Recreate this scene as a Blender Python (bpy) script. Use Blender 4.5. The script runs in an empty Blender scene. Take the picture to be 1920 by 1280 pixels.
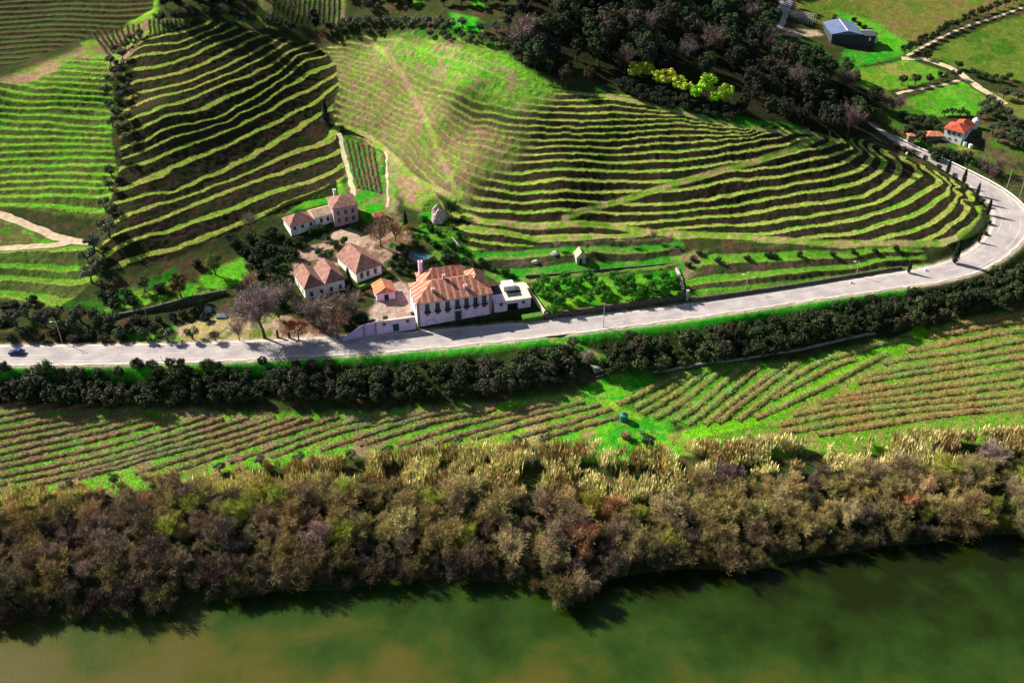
import bpy, bmesh, math, random
import numpy as np
from mathutils import Vector, Matrix
R = math.radians
scn = bpy.context.scene
COL = scn.collection

# ------------------------------------------------------------------ camera, sky, sun, exposure
F_PX, CX, CY = 1867.0, 960.0, 640.0
PITCH = R(35.0); CAM_Z = 180.0
cam_d = bpy.data.cameras.new('camera'); cam = bpy.data.objects.new('camera', cam_d); COL.objects.link(cam)
cam_d.sensor_width = 36.0; cam_d.lens = 36.0 * F_PX / 1920.0
cam_d.clip_start = 1.0; cam_d.clip_end = 6000.0
cam.location = (0, 0, CAM_Z); cam.rotation_euler = (R(90) - PITCH, 0, 0)
scn.camera = cam
SUN_EL = R(34); SH = np.array([1.0, -0.58]); SH /= np.linalg.norm(SH)
w = bpy.data.worlds.new("World"); scn.world = w; w.use_nodes = True
nt = w.node_tree; bg = nt.nodes['Background']
sky = nt.nodes.new('ShaderNodeTexSky'); sky.sky_type = 'NISHITA'; sky.sun_disc = False
sky.sun_elevation = SUN_EL
sky.sun_rotation = math.atan2(-SH[0], -SH[1])
nt.links.new(sky.outputs[0], bg.inputs[0]); bg.inputs[1].default_value = 0.05
sun_d = bpy.data.lights.new('sun', 'SUN'); sun = bpy.data.objects.new('sun', sun_d); COL.objects.link(sun)
sun_d.energy = 5.0; sun_d.angle = R(0.5); sun_d.color = (1.0, 0.93, 0.82)
ld = Vector((SH[0] * math.cos(SUN_EL), SH[1] * math.cos(SUN_EL), -math.sin(SUN_EL)))
sun.rotation_euler = ld.to_track_quat('-Z', 'Y').to_euler()
scn.view_settings.view_transform = 'Standard'; scn.view_settings.look = 'None'
scn.view_settings.exposure = 1.2; scn.view_settings.gamma = 1.0
try:
    scn.cycles.max_bounces = 4; scn.cycles.diffuse_bounces = 2; scn.cycles.transparent_max_bounces = 4
except Exception: pass

# ------------------------------------------------------------------ pixel rays and noise
SP, CP = math.sin(PITCH), math.cos(PITCH)
def rays(p):
    p = np.asarray(p, float).reshape(-1, 2)
    u = (p[:, 0] - CX) / F_PX; v = (CY - p[:, 1]) / F_PX
    return np.stack([u, CP + v * SP, -SP + v * CP], 1)
def at_z(p, z):
    d = rays(p); t = (np.asarray(z, float) - CAM_Z) / d[:, 2]
    return d[:, :2] * t[:, None]
def hsh(ix, iy, seed):
    h = (ix.astype(np.int64) * 374761393 + iy.astype(np.int64) * 668265263 + seed * 1442695041) & 0xFFFFFFFF
    h = ((h ^ (h >> 13)) * 1274126177) & 0xFFFFFFFF
    return ((h ^ (h >> 16)) & 0xFFFF) / 65535.0
def vnoise(x, y, seed=0):
    ix = np.floor(x); iy = np.floor(y); fx = x - ix; fy = y - iy
    fx = fx * fx * (3 - 2 * fx); fy = fy * fy * (3 - 2 * fy)
    a = hsh(ix, iy, seed); b = hsh(ix + 1, iy, seed); c = hsh(ix, iy + 1, seed); d = hsh(ix + 1, iy + 1, seed)
    return (a * (1 - fx) + b * fx) * (1 - fy) + (c * (1 - fx) + d * fx) * fy
def fbm(x, y, seed=0, oct=4):
    s = 0; a = 0.5; t = 0
    for k in range(oct):
        s = s + a * vnoise(x * 2 ** k + 17.3 * k, y * 2 ** k - 9.1 * k, seed + k); t += a; a *= 0.55
    return s / t
def sstep(a, b, x):
    t = np.clip((x - a) / (b - a), 0, 1); return t * t * (3 - 2 * t)

# ------------------------------------------------------------------ terrain: height control points (px, py, z)
X0, X1, Y0, Y1 = -235.0, 275.0, 118.0, 530.0
SHORE = [(-200,1190),(-80,1178),(0,1172),(200,1152),(330,1137),(450,1117),(640,1102),(900,1087),(990,1100),(1060,1132),(1130,1090),(1200,1072),(1400,1066),(1560,1038),(1700,1018),(1920,998),(2000,990),(2140,980)]
CTRL = []
for x, y in SHORE: CTRL += [(x, y, 0.15), (x, y + 45, -2.2), (x, y - 40, 1.8)]
CTRL += [
 # lower field and reed bank
 (-60,745,6.6),(0,757,6.5),(300,768,6.5),(600,775,6.5),(850,768,6.5),(1000,755,6.5),(1150,760,6.5),(1350,750,6.4),(1500,740,6.6),(1700,680,7.2),(1920,620,8.0),(1990,600,8.2),
 (0,900,4.4),(300,860,4.8),(600,845,4.8),(900,825,4.8),(1200,820,4.8),(1500,815,4.9),(1920,780,5.2),(0,980,3.4),(400,930,3.6),(800,900,3.6),(1200,890,3.6),(1600,870,3.8),(1920,840,4.0),
 # bank below the road
 (-60,690,13.4),(0,690,13.4),(300,684,13.4),(600,676,13.4),(850,660,13.4),(1000,646,13.4),(1200,616,13.4),(1350,597,13.6),(1500,574,14.0),(1700,540,14.6),(1850,505,15.0),(1935,455,15.3),(1985,420,15.5),
 (-60,738,7.2),(0,740,7.2),(200,748,7.1),(450,758,7.0),(700,756,7.0),(900,745,7.0),(1100,722,7.0),(1250,698,7.3),(1400,676,7.4),(1500,655,7.8),(1700,618,8.0),(1920,590,8.5),(1990,575,8.7),
 # left hillside
 (-60,625,15),(0,620,15.5),(100,570,17.0),(0,540,17.6),(130,515,19.2),(0,500,20.5),(0,462,22.6),(100,458,22.8),(165,455,23.0),(100,385,28),(0,385,28),(100,300,35),(0,300,35),(-60,300,35),(100,220,43),(0,220,43),(100,160,49),(0,150,50.5),(-60,160,51),
 (200,110,50.5),(200,220,42),(200,300,35.3),(195,385,28.3),(190,440,24),(290,25,54),(150,95,51),(0,100,51.5),(0,60,53),(100,40,54.5),(250,40,54),(100,0,57),(-60,0,58),(-60,80,53),
 (300,640,14.0),(100,635,14.2),(200,625,14.4),
 # dark slope
 (230,90,49.5),(230,200,41.5),(228,290,35),(228,365,30),(225,412,27),(215,455,24.3),(210,490,21.5),
 (627,210,30),(627,267,27.0),(627,160,34),(620,110,37.8),(600,80,40.5),(283,72,50.5),(383,47,51),(257,150,45),(370,120,45),(483,70,45),(283,213,41),(433,153,41),(547,97,41),
 (233,357,30.5),(430,285,30.3),(467,317,27),(333,367,27),(590,340,23.5),(430,400,23.5),(300,440,23.5),(560,75,42),(480,45,46.5),
 (640,80,41.5),(700,75,43.5),(740,90,45),(850,80,50.5),(950,100,50),(1000,130,48),(1050,168,44.5),(1000,178,44.2),(860,170,44),(740,240,30),(807,290,29.5),(873,333,29.3),(1040,358,28.2),(1140,360,26.5),(750,187,35.5),(870,245,35.5),(1000,277,34.5),(1000,230,39.5),
 (680,300,25.2),(740,330,25.0),(800,380,23.5),(850,395,22.8),(660,350,23.5),
 # front of the round hill
 (1140,447,20.3),(1140,420,21.6),(1140,398,23.4),(1140,322,30),(1140,290,33),(1140,248,37.5),(1140,198,42.5),(1180,180,43.3),
 (1280,427,21.5),(1280,383,25.0),(1280,340,28.8),(1280,300,32.3),(1280,257,36.2),(1280,217,40.2),
 (1400,447,20.4),(1400,402,23.0),(1400,353,27.3),(1400,303,31.5),(1400,245,37.2),
 (1500,452,20.0),(1500,400,23.5),(1500,340,28),(1500,258,34.8),
 (1600,456,19.5),(1600,400,22.8),(1600,340,26.5),(1600,300,28.8),(1700,457,18.8),(1700,400,21.6),(1700,350,23.8),
 (1780,450,18.2),(1780,400,20.0),(1760,342,21.6),(1722,323,22.8),(1687,310,24),(1657,303,25),(1637,297,26),(1618,283,27.4),(1597,277,28.6),(1563,263,31),(1547,257,32),(1783,350,20.8),(1803,360,20),(1823,378,19.2),(1843,402,18.3),(1838,440,17.6),
 (1000,395,24.3),(900,370,26.0),(900,410,23.0),(940,440,21.0),
 # gardens and the road shelf
 (900,470,19.0),(1000,470,18.6),(1080,490,18.0),(1250,470,18.4),(1350,480,18.3),(1600,480,17.4),(1720,480,16.8),
 (1000,512,16.6),(1130,510,16.4),(1270,505,16.5),(1400,518,16.3),(1600,498,16.2),(1000,560,15.6),(1130,545,15.7),(1270,535,15.8),(1050,580,15.4),(1400,535,15.6),(1560,520,15.6),
 (1030,600,14.4),(1200,573,14.6),(1400,548,14.9),
 # village
 (700,600,14.8),(860,606,14.8),(740,575,15.2),(930,560,15.2),(850,530,15.6),(700,540,15.8),(790,478,17.6),(720,470,18.6),(650,480,17.8),(600,570,15.6),(560,500,17.2),(620,430,19.8),(700,430,20.4),(640,415,20.4),(560,440,19.0),(650,385,22.0),(820,420,21.2),(820,460,19.4),(760,400,21.8),
 (450,500,17.2),(400,525,16.8),(300,560,16.6),(250,580,16.4),(480,560,15.6),(480,620,14.5),(400,630,14.2),(350,600,14.3),(620,630,14.4),(330,520,18.0),(450,440,20.2),(520,420,20.5),(260,520,18.6),
 # behind the crest
 (400,15,53.5),(500,15,50),(600,20,48.5),(700,40,48),(850,30,54),(1000,60,53),(1000,0,57),(800,0,55),(1200,100,48),(1150,150,45),(1300,150,43),(1400,80,42),(1300,20,49),(1550,180,33.5),(1450,180,38),(1500,230,36.0),
 (1650,150,30),(1590,80,33.5),(1480,60,35.5),(1480,0,38.5),(1650,10,39),(1900,0,41),(1900,120,32.5),(1750,190,27.5),(1800,262,23.5),(1900,250,25.5),(1700,240,24),(1900,330,19.5),(1985,120,33),(1985,300,22),(1820,320,20),
]
ROAD = [(-110,666,14,5.0),(0,666,14,5.0),(200,664,14,5.0),(400,659,14,4.9),(700,644,14,4.7),(940,624,14,4.4),(1200,595,14.2,3.9),(1350,575,14.5,3.9),(1500,552,14.8,4.0),(1650,530,15.2,4.2),(1760,512,15.5,4.6),(1830,488,15.7,5.0),(1872,458,15.9,5.4),(1893,428,16.2,6.0),(1893,400,16.5,6.2),(1870,370,16.9,5.4),(1830,342,17.5,4.4),(1770,311,18.8,3.8),(1700,278,20.5,3.5),(1640,246,22.3,3.3),(1600,222,24.2,3.2),(1560,196,27,3.2)]
RAMP = [(1040,634,13.6,1.3),(1090,655,12.2,1.3),(1150,683,9.6,1.3),(1215,712,7.2,1.3)]
def grid1(step):
    xs = np.arange(X0, X1 + .01, step); ys = np.arange(Y0, Y1 + .01, step)
    return np.meshgrid(xs, ys)
def rbf(pts, val, gx, gy, c=0.0, smooth=0.0):
    pts = np.asarray(pts, float); val = np.asarray(val, float); n = len(pts)
    ph = lambda r2: np.sqrt(r2 + c * c)
    D = ph(((pts[:, None] - pts[None]) ** 2).sum(-1))
    sc = 100.0
    Pm = np.c_[np.ones(n), pts / sc]
    A = np.zeros((n + 3, n + 3)); A[:n, :n] = D - smooth * np.eye(n); A[:n, n:] = Pm; A[n:, :n] = Pm.T
    sol = np.linalg.lstsq(A, np.r_[val, 0, 0, 0], rcond=None)[0]
    out = np.empty(gx.size); fx = gx.ravel(); fy = gy.ravel()
    for i in range(0, fx.size, 20000):
        q = np.c_[fx[i:i + 20000], fy[i:i + 20000]]
        d2 = (q[:, 0:1] - pts[None, :, 0]) ** 2 + (q[:, 1:2] - pts[None, :, 1]) ** 2
        out[i:i + 20000] = ph(d2) @ sol[:n] + np.c_[np.ones(len(q)), q / sc] @ sol[n:]
    return out.reshape(gx.shape)
def bil(G, step, x, y):
    fx = np.clip((np.asarray(x, float) - X0) / step, 0, G.shape[1] - 1.001); fy = np.clip((np.asarray(y, float) - Y0) / step, 0, G.shape[0] - 1.001)
    ix = fx.astype(int); iy = fy.astype(int); fx = fx - ix; fy = fy - iy
    return (G[iy, ix] * (1 - fx) + G[iy, ix + 1] * fx) * (1 - fy) + (G[iy + 1, ix] * (1 - fx) + G[iy + 1, ix + 1] * fx) * fy
def smoothline(pts, step=1.0):
    """Catmull-Rom through world points (N,k), resampled about every `step` metres in x,y."""
    p = np.asarray(pts, float); p = np.vstack([2 * p[0] - p[1], p, 2 * p[-1] - p[-2]])
    out = []
    for i in range(1, len(p) - 2):
        n = max(2, int(np.linalg.norm(p[i + 1, :2] - p[i, :2]) / step))
        t = np.linspace(0, 1, n, endpoint=False)[:, None]
        a, b, c_, d = p[i - 1], p[i], p[i + 1], p[i + 2]
        out.append(.5 * ((2 * b) + (c_ - a) * t + (2 * a - 5 * b + 4 * c_ - d) * t ** 2 + (3 * b - a - 3 * c_ + d) * t ** 3))
    out.append(p[-2][None]); return np.vstack(out)
def linedist(line, gx, gy, maxd):
    """distance to the polyline, and the index of the nearest sample; only near it"""
    D = np.full(gx.shape, 1e3); I = np.zeros(gx.shape, int)
    st = gx[0, 1] - gx[0, 0]
    for k, q in enumerate(line):
        x0 = int(max(0, (q[0] - maxd - X0) / st)); x1 = int(min(gx.shape[1], (q[0] + maxd - X0) / st + 2))
        y0 = int(max(0, (q[1] - maxd - Y0) / st)); y1 = int(min(gx.shape[0], (q[1] + maxd - Y0) / st + 2))
        if x1 <= x0 or y1 <= y0: continue
        s = np.s_[y0:y1, x0:x1]
        d = np.hypot(gx[s] - q[0], gy[s] - q[1]); m = d < D[s]
        D[s] = np.where(m, d, D[s]); I[s] = np.where(m, k, I[s])
    return D, I
GX1, GY1 = grid1(1.0)
c = np.array(CTRL, float)
c[:, 2] += .20 * np.clip(c[:, 2] - 21.0, 0, None) * np.clip((1690 - c[:, 0]) / 280.0, 0, 1) * np.clip((c[:, 0] - 205) / 90.0, 0, 1)
cxy = at_z(c[:, :2], c[:, 2])
ZS = rbf(cxy, c[:, 2], GX1, GY1, c=5.0, smooth=0.0)
def line_xyz(L):
    a = np.array(L, float); xy = at_z(a[:, :2], a[:, 2]); return smoothline(np.c_[xy, a[:, 2:]], 0.7)
road = line_xyz(ROAD); ramp = line_xyz(RAMP)
def press(Z, gx, gy, line, extra, blend, off=-0.1):
    D, I = linedist(line, gx, gy, line[:, 3].max() + extra + blend + 2)
    hw = line[I, 3] + extra
    k = 1 - sstep(hw, hw + blend, D)
    return Z * (1 - k) + (line[I, 2] + off) * k, D, I
ZS, _, _ = press(ZS, GX1, GY1, road, 0.6, 4.0)
ZS, _, _ = press(ZS, GX1, GY1, ramp, 0.1, 1.6, 0)
def P(p):
    """world x, y, z where pixels of the photograph meet the (unterraced) ground"""
    d = rays(p); n = len(d); t = np.arange(150.0, 760.0, 0.6)
    out = np.zeros((n, 3))
    for i in range(n):
        x = d[i, 0] * t; y = d[i, 1] * t; z = CAM_Z + d[i, 2] * t
        f = z - bil(ZS, 1.0, x, y)
        k = np.argmax(f < 0)
        if k == 0: k = len(t) - 1
        a = f[k - 1] / (f[k - 1] - f[k] + 1e-9); tt = t[k - 1] + a * (t[k] - t[k - 1])
        out[i] = d[i] * tt; out[i, 2] += CAM_Z
    return out

# ------------------------------------------------------------------ terrace lines read off the photograph
def z3(L): return [(x / 3.0, y / 3.0) for x, y in L]
TA = [(0, z3([(0,1145),(250,1160),(560,1190)])),(1, z3([(0,1105),(300,1100),(600,1095)])),(2, z3([(0,1065),(300,1050),(580,1060)])),(3, z3([(0,1030),(300,1015),(580,1025)])),(4, z3([(0,985),(300,975),(570,985)])),(5, z3([(0,940),(300,935),(580,925)])),(6, z3([(0,900),(300,890),(600,890)])),(7, z3([(0,860),(300,850),(640,850)])),(8, z3([(0,815),(300,810),(640,820)])),(9, z3([(0,765),(300,770),(640,780)])),(10, z3([(0,720),(300,730),(640,745)])),(11, z3([(0,675),(300,690),(420,705),(640,715)])),(12, z3([(0,635),(300,645),(600,660)])),(13, z3([(0,600),(300,605),(600,625)])),(14, z3([(0,545),(150,570),(300,570),(600,580)])),(15, z3([(0,500),(300,535),(590,545)])),(16, z3([(50,465),(300,490),(590,515)])),(17, z3([(250,460),(590,472)])),(18, z3([(330,430),(600,440)])),(19, z3([(380,400),(640,415)])),(20, z3([(390,370),(640,385)])),(21, z3([(420,340),(640,350)]))]
TB = [z3([(850,215),(1000,185),(1150,140)]),z3([(800,260),(1000,240),(1215,160)]),z3([(740,330),(1000,280),(1270,180)]),z3([(740,395),(1000,350),(1350,205)]),z3([(770,455),(1000,410),(1250,310),(1450,205)]),z3([(790,520),(1000,480),(1300,360),(1520,245)]),z3([(790,580),(1000,520),(1300,410),(1590,255)]),z3([(860,630),(1150,520),(1400,420),(1650,285)]),z3([(790,715),(1100,620),(1490,455),(1680,310)]),z3([(830,785),(1200,670),(1450,540),(1600,430),(1720,340),(1850,300)]),z3([(840,830),(1100,735),(1430,600),(1600,490),(1780,400)]),z3([(700,940),(870,890),(1100,800),(1400,680),(1650,540),(1870,440)]),z3([(720,1060),(900,980),(1200,850),(1500,710),(1880,490)]),z3([(640,1140),(980,1080),(1300,940),(1500,840),(1800,640)]),z3([(680,1230),(900,1150),(1300,1010),(1600,880),(1860,800)]),z3([(780,1275),(1000,1195),(1300,1065),(1600,960),(1900,860)]),z3([(700,1370),(1100,1250),(1350,1160),(1600,1060),(1850,980)]),z3([(690,1480),(880,1430),(1100,1360),(1350,1250)])]
TB = [(-i, L) for i, L in enumerate(TB)]
TC = [(16,[(640,80),(700,86),(760,98),(850,130),(930,158),(1000,183),(1050,188),(1107,187),(1180,191),(1257,204)]),
 (14,[(640,97),(690,110),(760,135),(850,172),(930,197),(1000,208),(1073,211),(1140,212),(1220,214),(1290,220),(1330,226)]),
 (12,[(640,112),(690,126),(760,160),(850,203),(930,228),(1000,237),(1140,238),(1280,230),(1400,243)]),
 (11,[(640,120),(690,135),(750,165),(827,205),(907,235),(973,248),(1140,248),(1280,243),(1400,252)]),
 (9,[(640,140),(690,155),(760,195),(850,243),(930,263),(1000,277),(1140,278),(1280,267),(1400,255),(1450,247)]),
 (8,[(640,150),(690,170),(760,208),(850,258),(930,280),(1000,290),(1140,290),(1280,283),(1380,272),(1467,255)]),
 (7,[(640,162),(690,183),(760,222),(850,275),(930,297),(1000,304),(1140,303),(1280,299),(1380,287),(1463,273),(1530,255)]),
 (6,[(640,180),(690,198),(750,230),(830,280),(900,312),(1000,322),(1140,322),(1280,315),(1363,304),(1440,297),(1530,278),(1560,268),(1582,266)]),
 (5,[(640,193),(690,210),(745,236),(815,286),(880,323),(930,338),(1000,343),(1140,340),(1280,340),(1380,320),(1480,308),(1560,290),(1585,282),(1597,277)]),
 (4,[(640,207),(740,243),(807,292),(873,336),(930,355),(1040,360),(1140,360),(1280,354),(1313,347),(1380,337),(1480,328),(1563,310),(1593,297),(1613,284)]),
 (3,[(1140,381),(1280,383),(1413,360),(1547,337),(1613,317),(1635,297)]),
 (2,[(900,392),(1000,398),(1140,399),(1280,396),(1447,370),(1580,350),(1640,327),(1657,304)]),
 (1,[(900,415),(960,418),(1040,421),(1140,420),(1280,412),(1447,393),(1613,370),(1673,337),(1687,312)]),
 (0,[(880,433),(1000,445),(1140,444),(1220,436),(1280,427),(1413,422),(1513,407),(1647,377),(1707,340),(1722,324)]),
 (-1,[(1450,438),(1600,410),(1700,378),(1750,350),(1760,341)]),(-2,[(1590,440),(1700,408),(1765,370),(1783,350)]),(-3,[(1690,440),(1750,415),(1795,375),(1803,361)]),(-4,[(1755,440),(1800,410),(1818,385),(1823,378)]),(-5,[(1790,445),(1825,420),(1840,402)])]
_ext = []
for i, L in TC:      # the rings of the round end hook back round its nose
    x, y = L[-1]
    if i <= 8 and x > 1520 and i != 7: L = L + [(x - 4, y - 9), (x - 14, y - 17), (x - 30, y - 23)]
    _ext.append((i, L))
TC = _ext
def sfield(lines):
    pts, val = [], []
    for i, L in lines:
        w3 = P(L); q = smoothline(w3, 7.0)
        pts.append(q[:, :2]); val.append(np.full(len(q), float(i)))
    pts = np.vstack(pts); val = np.hstack(val)
    keep = [0]
    key = set(); idx = []
    for j, q in enumerate(pts):
        k = (round(q[0] / 1.5), round(q[1] / 1.5))
        if k not in key: key.add(k); idx.append(j)
    p0 = pts.min(0) - 14; p1 = pts.max(0) + 14
    i0, i1 = np.clip([p0[0] - X0, p1[0] - X0], 0, GX1.shape[1]).astype(int); j0, j1 = np.clip([p0[1] - Y0, p1[1] - Y0], 0, GX1.shape[0]).astype(int)
    out = rbf(pts[idx], val[idx], GX1[j0:j1, i0:i1], GY1[j0:j1, i0:i1], c=2.0, smooth=0.3)
    return np.pad(out, ((j0, GX1.shape[0] - j1), (i0, GX1.shape[1] - i1)), mode='edge')
ST = 0.42
GX, GY = grid1(ST)
def pip(poly_px, gx=None, gy=None, world=False):
    gx = GX if gx is None else gx; gy = GY if gy is None else gy
    q = np.asarray(poly_px, float) if world else P(poly_px)[:, :2]
    m = np.zeros(gx.shape, bool); st = gx[0, 1] - gx[0, 0]
    x0 = int(max(0, (q[:, 0].min() - X0) / st - 1)); x1 = int(min(gx.shape[1], (q[:, 0].max() - X0) / st + 2))
    y0 = int(max(0, (q[:, 1].min() - Y0) / st - 1)); y1 = int(min(gx.shape[0], (q[:, 1].max() - Y0) / st + 2))
    if x1 <= x0 or y1 <= y0: return m
    s = np.s_[y0:y1, x0:x1]
    wob = 0.9
    x = gx[s] + wob * (vnoise(gx[s] / 1.7, gy[s] / 1.7, 5) - .5) * 2; y = gy[s] + wob * (vnoise(gx[s] / 1.7, gy[s] / 1.7, 6) - .5) * 2
    ins = np.zeros(x.shape, bool); n = len(q)
    for i in range(n):
        a, b = q[i], q[(i + 1) % n]
        if a[1] == b[1]: continue
        cnd = ((a[1] > y) != (b[1] > y)) & (x < (b[0] - a[0]) * (y - a[1]) / (b[1] - a[1]) + a[0])
        ins ^= cnd
    m[s] = ins; return m
def blur(m, r):
    m = m.astype(float)
    for _ in range(2):
        for ax in (0, 1):
            cs = np.cumsum(np.pad(m, [(r + 1, r) if k == ax else (0, 0) for k in (0, 1)], mode='edge'), ax)
            n = m.shape[ax]
            m = (np.take(cs, np.arange(2 * r + 1, 2 * r + 1 + n), ax) - np.take(cs, np.arange(0, n), ax)) / (2 * r + 1)
    return m
REG_A = [(-90,160),(0,158),(60,155),(100,140),(130,112),(190,108),(205,150),(205,250),(212,330),(200,388),(190,405),(120,398),(60,388),(0,385),(-90,385)]
REG_B = [(268,75),(300,62),(385,40),(420,45),(500,65),(560,85),(578,80),(622,100),(628,130),(632,165),(618,200),(628,240),(640,290),(640,335),(520,400),(455,420),(330,480),(200,505),(200,455),(215,395),(230,300),(235,200),(235,120)]
REG_C = [(600,95),(640,76),(700,72),(790,76),(900,84),(950,98),(1000,130),(1050,170),(1110,180),(1180,180),(1290,212),(1400,238),(1500,247),(1550,243),(1620,264),(1700,298),(1772,330),(1832,370),(1853,402),(1848,440),(1790,458),(1700,462),(1580,462),(1480,455),(1400,450),(1280,445),(1200,442),(1130,452),(1000,462),(880,470),(860,430),(830,380),(790,340),(740,300),(690,262),(640,240),(628,215),(640,170),(632,130)]
REG_F = [(-90,140),(0,125),(60,105),(150,72),(240,40),(285,18),(280,-25),(-90,-25)]
TF = [(i, [(-60,122-9.5*i+2),(0,118-9.5*i),(120,112-9.5*i),(270,112-9.5*i)]) for i in range(0,14)]
REG_A2 = [(-90,470),(0,472),(165,462),(190,480),(180,520),(150,545),(110,575),(0,560),(-90,556)]
TA2 = [(0,[(0,550),(60,558),(120,572)]),(1,[(0,519),(130,527),(175,520)]),(2,[(0,498),(150,504),(180,496)]),(3,[(0,464),(160,459)])]
REG_G = [(1285,560),(1290,500),(1320,472),(1500,466),(1730,468),(1740,500),(1600,525),(1400,548)]
TG = [(0,[(1290,551),(1400,541),(1500,529),(1620,513),(1720,499)]),(1,[(1290,530),(1400,518),(1500,508),(1620,495),(1730,480)]),(2.1,[(1310,484),(1500,474),(1720,468)])]
REG_G2 = [(900,505),(890,468),(1000,462),(1130,454),(1270,447),(1285,480),(1275,520),(1130,512),(1000,528),(975,545)]
TG2 = [(0,[(960,560),(1130,540),(1270,525)]),(1,[(980,516),(1130,501),(1270,488)]),(2,[(890,480),(1000,474),(1100,470),(1260,462)]),(3,[(900,455),(1140,443),(1260,436)])]
ZF = bil(ZS, 1.0, GX, GY)
gy_, gx_ = np.gradient(ZS, 1.0)
TREAD = np.zeros(GX.shape); TU = np.zeros(GX.shape); TW = np.zeros(GX.shape); TID = np.zeros(GX.shape, int)
TRACKS = {  # ramps that cut across the terraces
 'up': [(1060,408),(1130,385),(1210,362),(1300,335),(1380,312),(1440,295),(1500,275),(1540,258)],
 'low': [(870,405),(905,415),(953,419),(1040,422),(1140,424),(1207,434),(1280,439),(1413,446),(1480,451),(1580,457),(1713,457),(1785,449),(1832,425),(1848,402)],
 'mid': [(870,425),(905,430),(960,438),(1015,449),(1080,447),(1140,443),(1210,437)],
 'edge': [(700,82),(730,110),(760,150),(790,210),(820,280),(845,335),(862,370)],
 'diag': [(650,237),(700,262),(740,298),(790,342),(850,372)],
 'edge2': [(1050,170),(1110,178),(1200,192),(1290,214),(1400,238),(1480,247),(1545,254)],
}
TRK = {}
supp = np.ones(GX.shape)
for k, L in TRACKS.items():
    q = smoothline(P(L), 0.8); TRK[k] = q
    D, I = linedist(q, GX, GY, 6.0)
    TRK[k + '_d'] = D
    supp = np.minimum(supp, sstep(0.7, 1.5, D))
for tid, (reg, lines, rr) in enumerate([(REG_A, TA, .50), (REG_B, TB, .68), (REG_C, TC, .62), (REG_F, TF, .45), (REG_A2, TA2, .5), (REG_G, TG, .4), (REG_G2, TG2, .35)], 1):
    s1 = sfield(lines)
    sy, sx = np.gradient(s1, 1.0)
    hh = np.hypot(gx_, gy_) / (np.hypot(sx, sy) + 1e-3) * np.sign(gx_ * sx + gy_ * sy)
    hh = blur(np.clip(hh, 0.0, 3.2), 3)
    s = bil(s1, 1.0, GX, GY); h = bil(hh, 1.0, GX, GY)
    s = s + 0.16 * (fbm(GX / 9, GY / 9, 11) - .5) * 2 + 0.035 * (fbm(GX / 1.6, GY / 1.6, 12, 2) - .5) * 2
    m = pip(reg); wgt = blur(m, 3) * supp
    k = np.floor(s + .5); u = s - k; half = (1 - rr) / 2; t0 = .05
    val = np.where(np.abs(u) < half, u / half * t0, np.sign(u) * (t0 + (np.abs(u) - half) / (.5 - half) * (.5 - t0)))
    if tid == 3:   # the grassed dome barely shows its steps
        dome = blur(pip([(700,76),(900,84),(960,108),(1000,145),(955,175),(890,172),(830,146),(760,116)]), 8)
        wgt = wgt * (1 - .7 * dome)
    ZF = ZF + wgt * h * (val - u)
    mm = wgt > TW
    TU = np.where(mm, u / half, TU); TREAD = np.where(mm, k, TREAD); TID = np.where(mm, tid, TID); TW = np.maximum(TW, wgt)
def PF(p): return P(p)

# ------------------------------------------------------------------ ground colours (what grows or lies where, with some shade painted in)
def A3(c): return np.array(c, float)
GREEN = A3((.075,.26,.012)); EMER = A3((.022,.24,.010)); YGREEN = A3((.17,.29,.03)); STRAW = A3((.36,.27,.09)); PINKS = A3((.27,.155,.11)); SCRUB = A3((.030,.045,.012)); DRY = A3((.12,.085,.04)); OLIVE = A3((.10,.125,.03)); SAND = A3((.36,.27,.18)); SOIL = A3((.19,.11,.07))
n1 = fbm(GX / 14, GY / 14, 21); n2 = fbm(GX / 3.5, GY / 3.5, 22, 3); n3 = fbm(GX / 1.1, GY / 1.1, 23, 2)
def mixc(a, b, t): return a * (1 - t[..., None]) + b * t[..., None]
COLR = mixc(SCRUB * np.ones(GX.shape + (3,)), DRY * .5, sstep(.5, .7, n2))
def paint(mask, cols, scale=6.0, seed=50, soft=1):
    """cols: colours blended by noise"""
    global COLR
    k = blur(mask, soft) if soft else mask.astype(float)
    n = fbm(GX / scale, GY / scale, seed, 4); n = np.clip((n - .28) / .44, 0, .9999) * (len(cols) - 1)
    i = n.astype(int); f = sstep(.25, .75, n - i)
    cs = np.array(cols); c0 = cs[i] * (1 - f[..., None]) + cs[np.minimum(i + 1, len(cols) - 1)] * f[..., None]
    COLR = COLR * (1 - k[..., None]) + c0 * k[..., None]
def pp(poly, cols, scale=6.0, seed=50, soft=1): paint(pip(poly), cols, scale, seed, soft)
# upper meadows, clearings and far fields
pp([(1470,-30),(1960,-30),(1960,5),(1840,28),(1760,60),(1700,100),(1670,110),(1640,90),(1530,40),(1490,30)],[A3((.075,.12,.014)),A3((.12,.12,.026)),A3((.145,.10,.04)),A3((.085,.14,.014))],16,61)
pp([(1560,20),(1640,40),(1720,90),(1690,105),(1660,112),(1630,75)],[GREEN,EMER],8,62,3)
pp([(1960,20),(1880,38),(1760,85),(1740,108),(1800,128),(1870,145),(1960,165)],[A3((.042,.115,.009)),A3((.085,.13,.016)),A3((.04,.105,.009))],11,63)
pp([(1575,150),(1600,128),(1700,112),(1760,130),(1780,140),(1700,165),(1640,170)],[A3((.14,.25,.02)),A3((.07,.22,.012)),A3((.19,.19,.04))],9,64)
pp([(1680,195),(1760,162),(1800,150),(1860,190),(1830,215),(1760,218)],[GREEN,A3((.05,.21,.01)),A3((.13,.17,.03))],9,65)
pp([(1585,92),(1640,98),(1668,112),(1600,126),(1570,122)],[EMER,EMER*.8],6,66)
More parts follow.
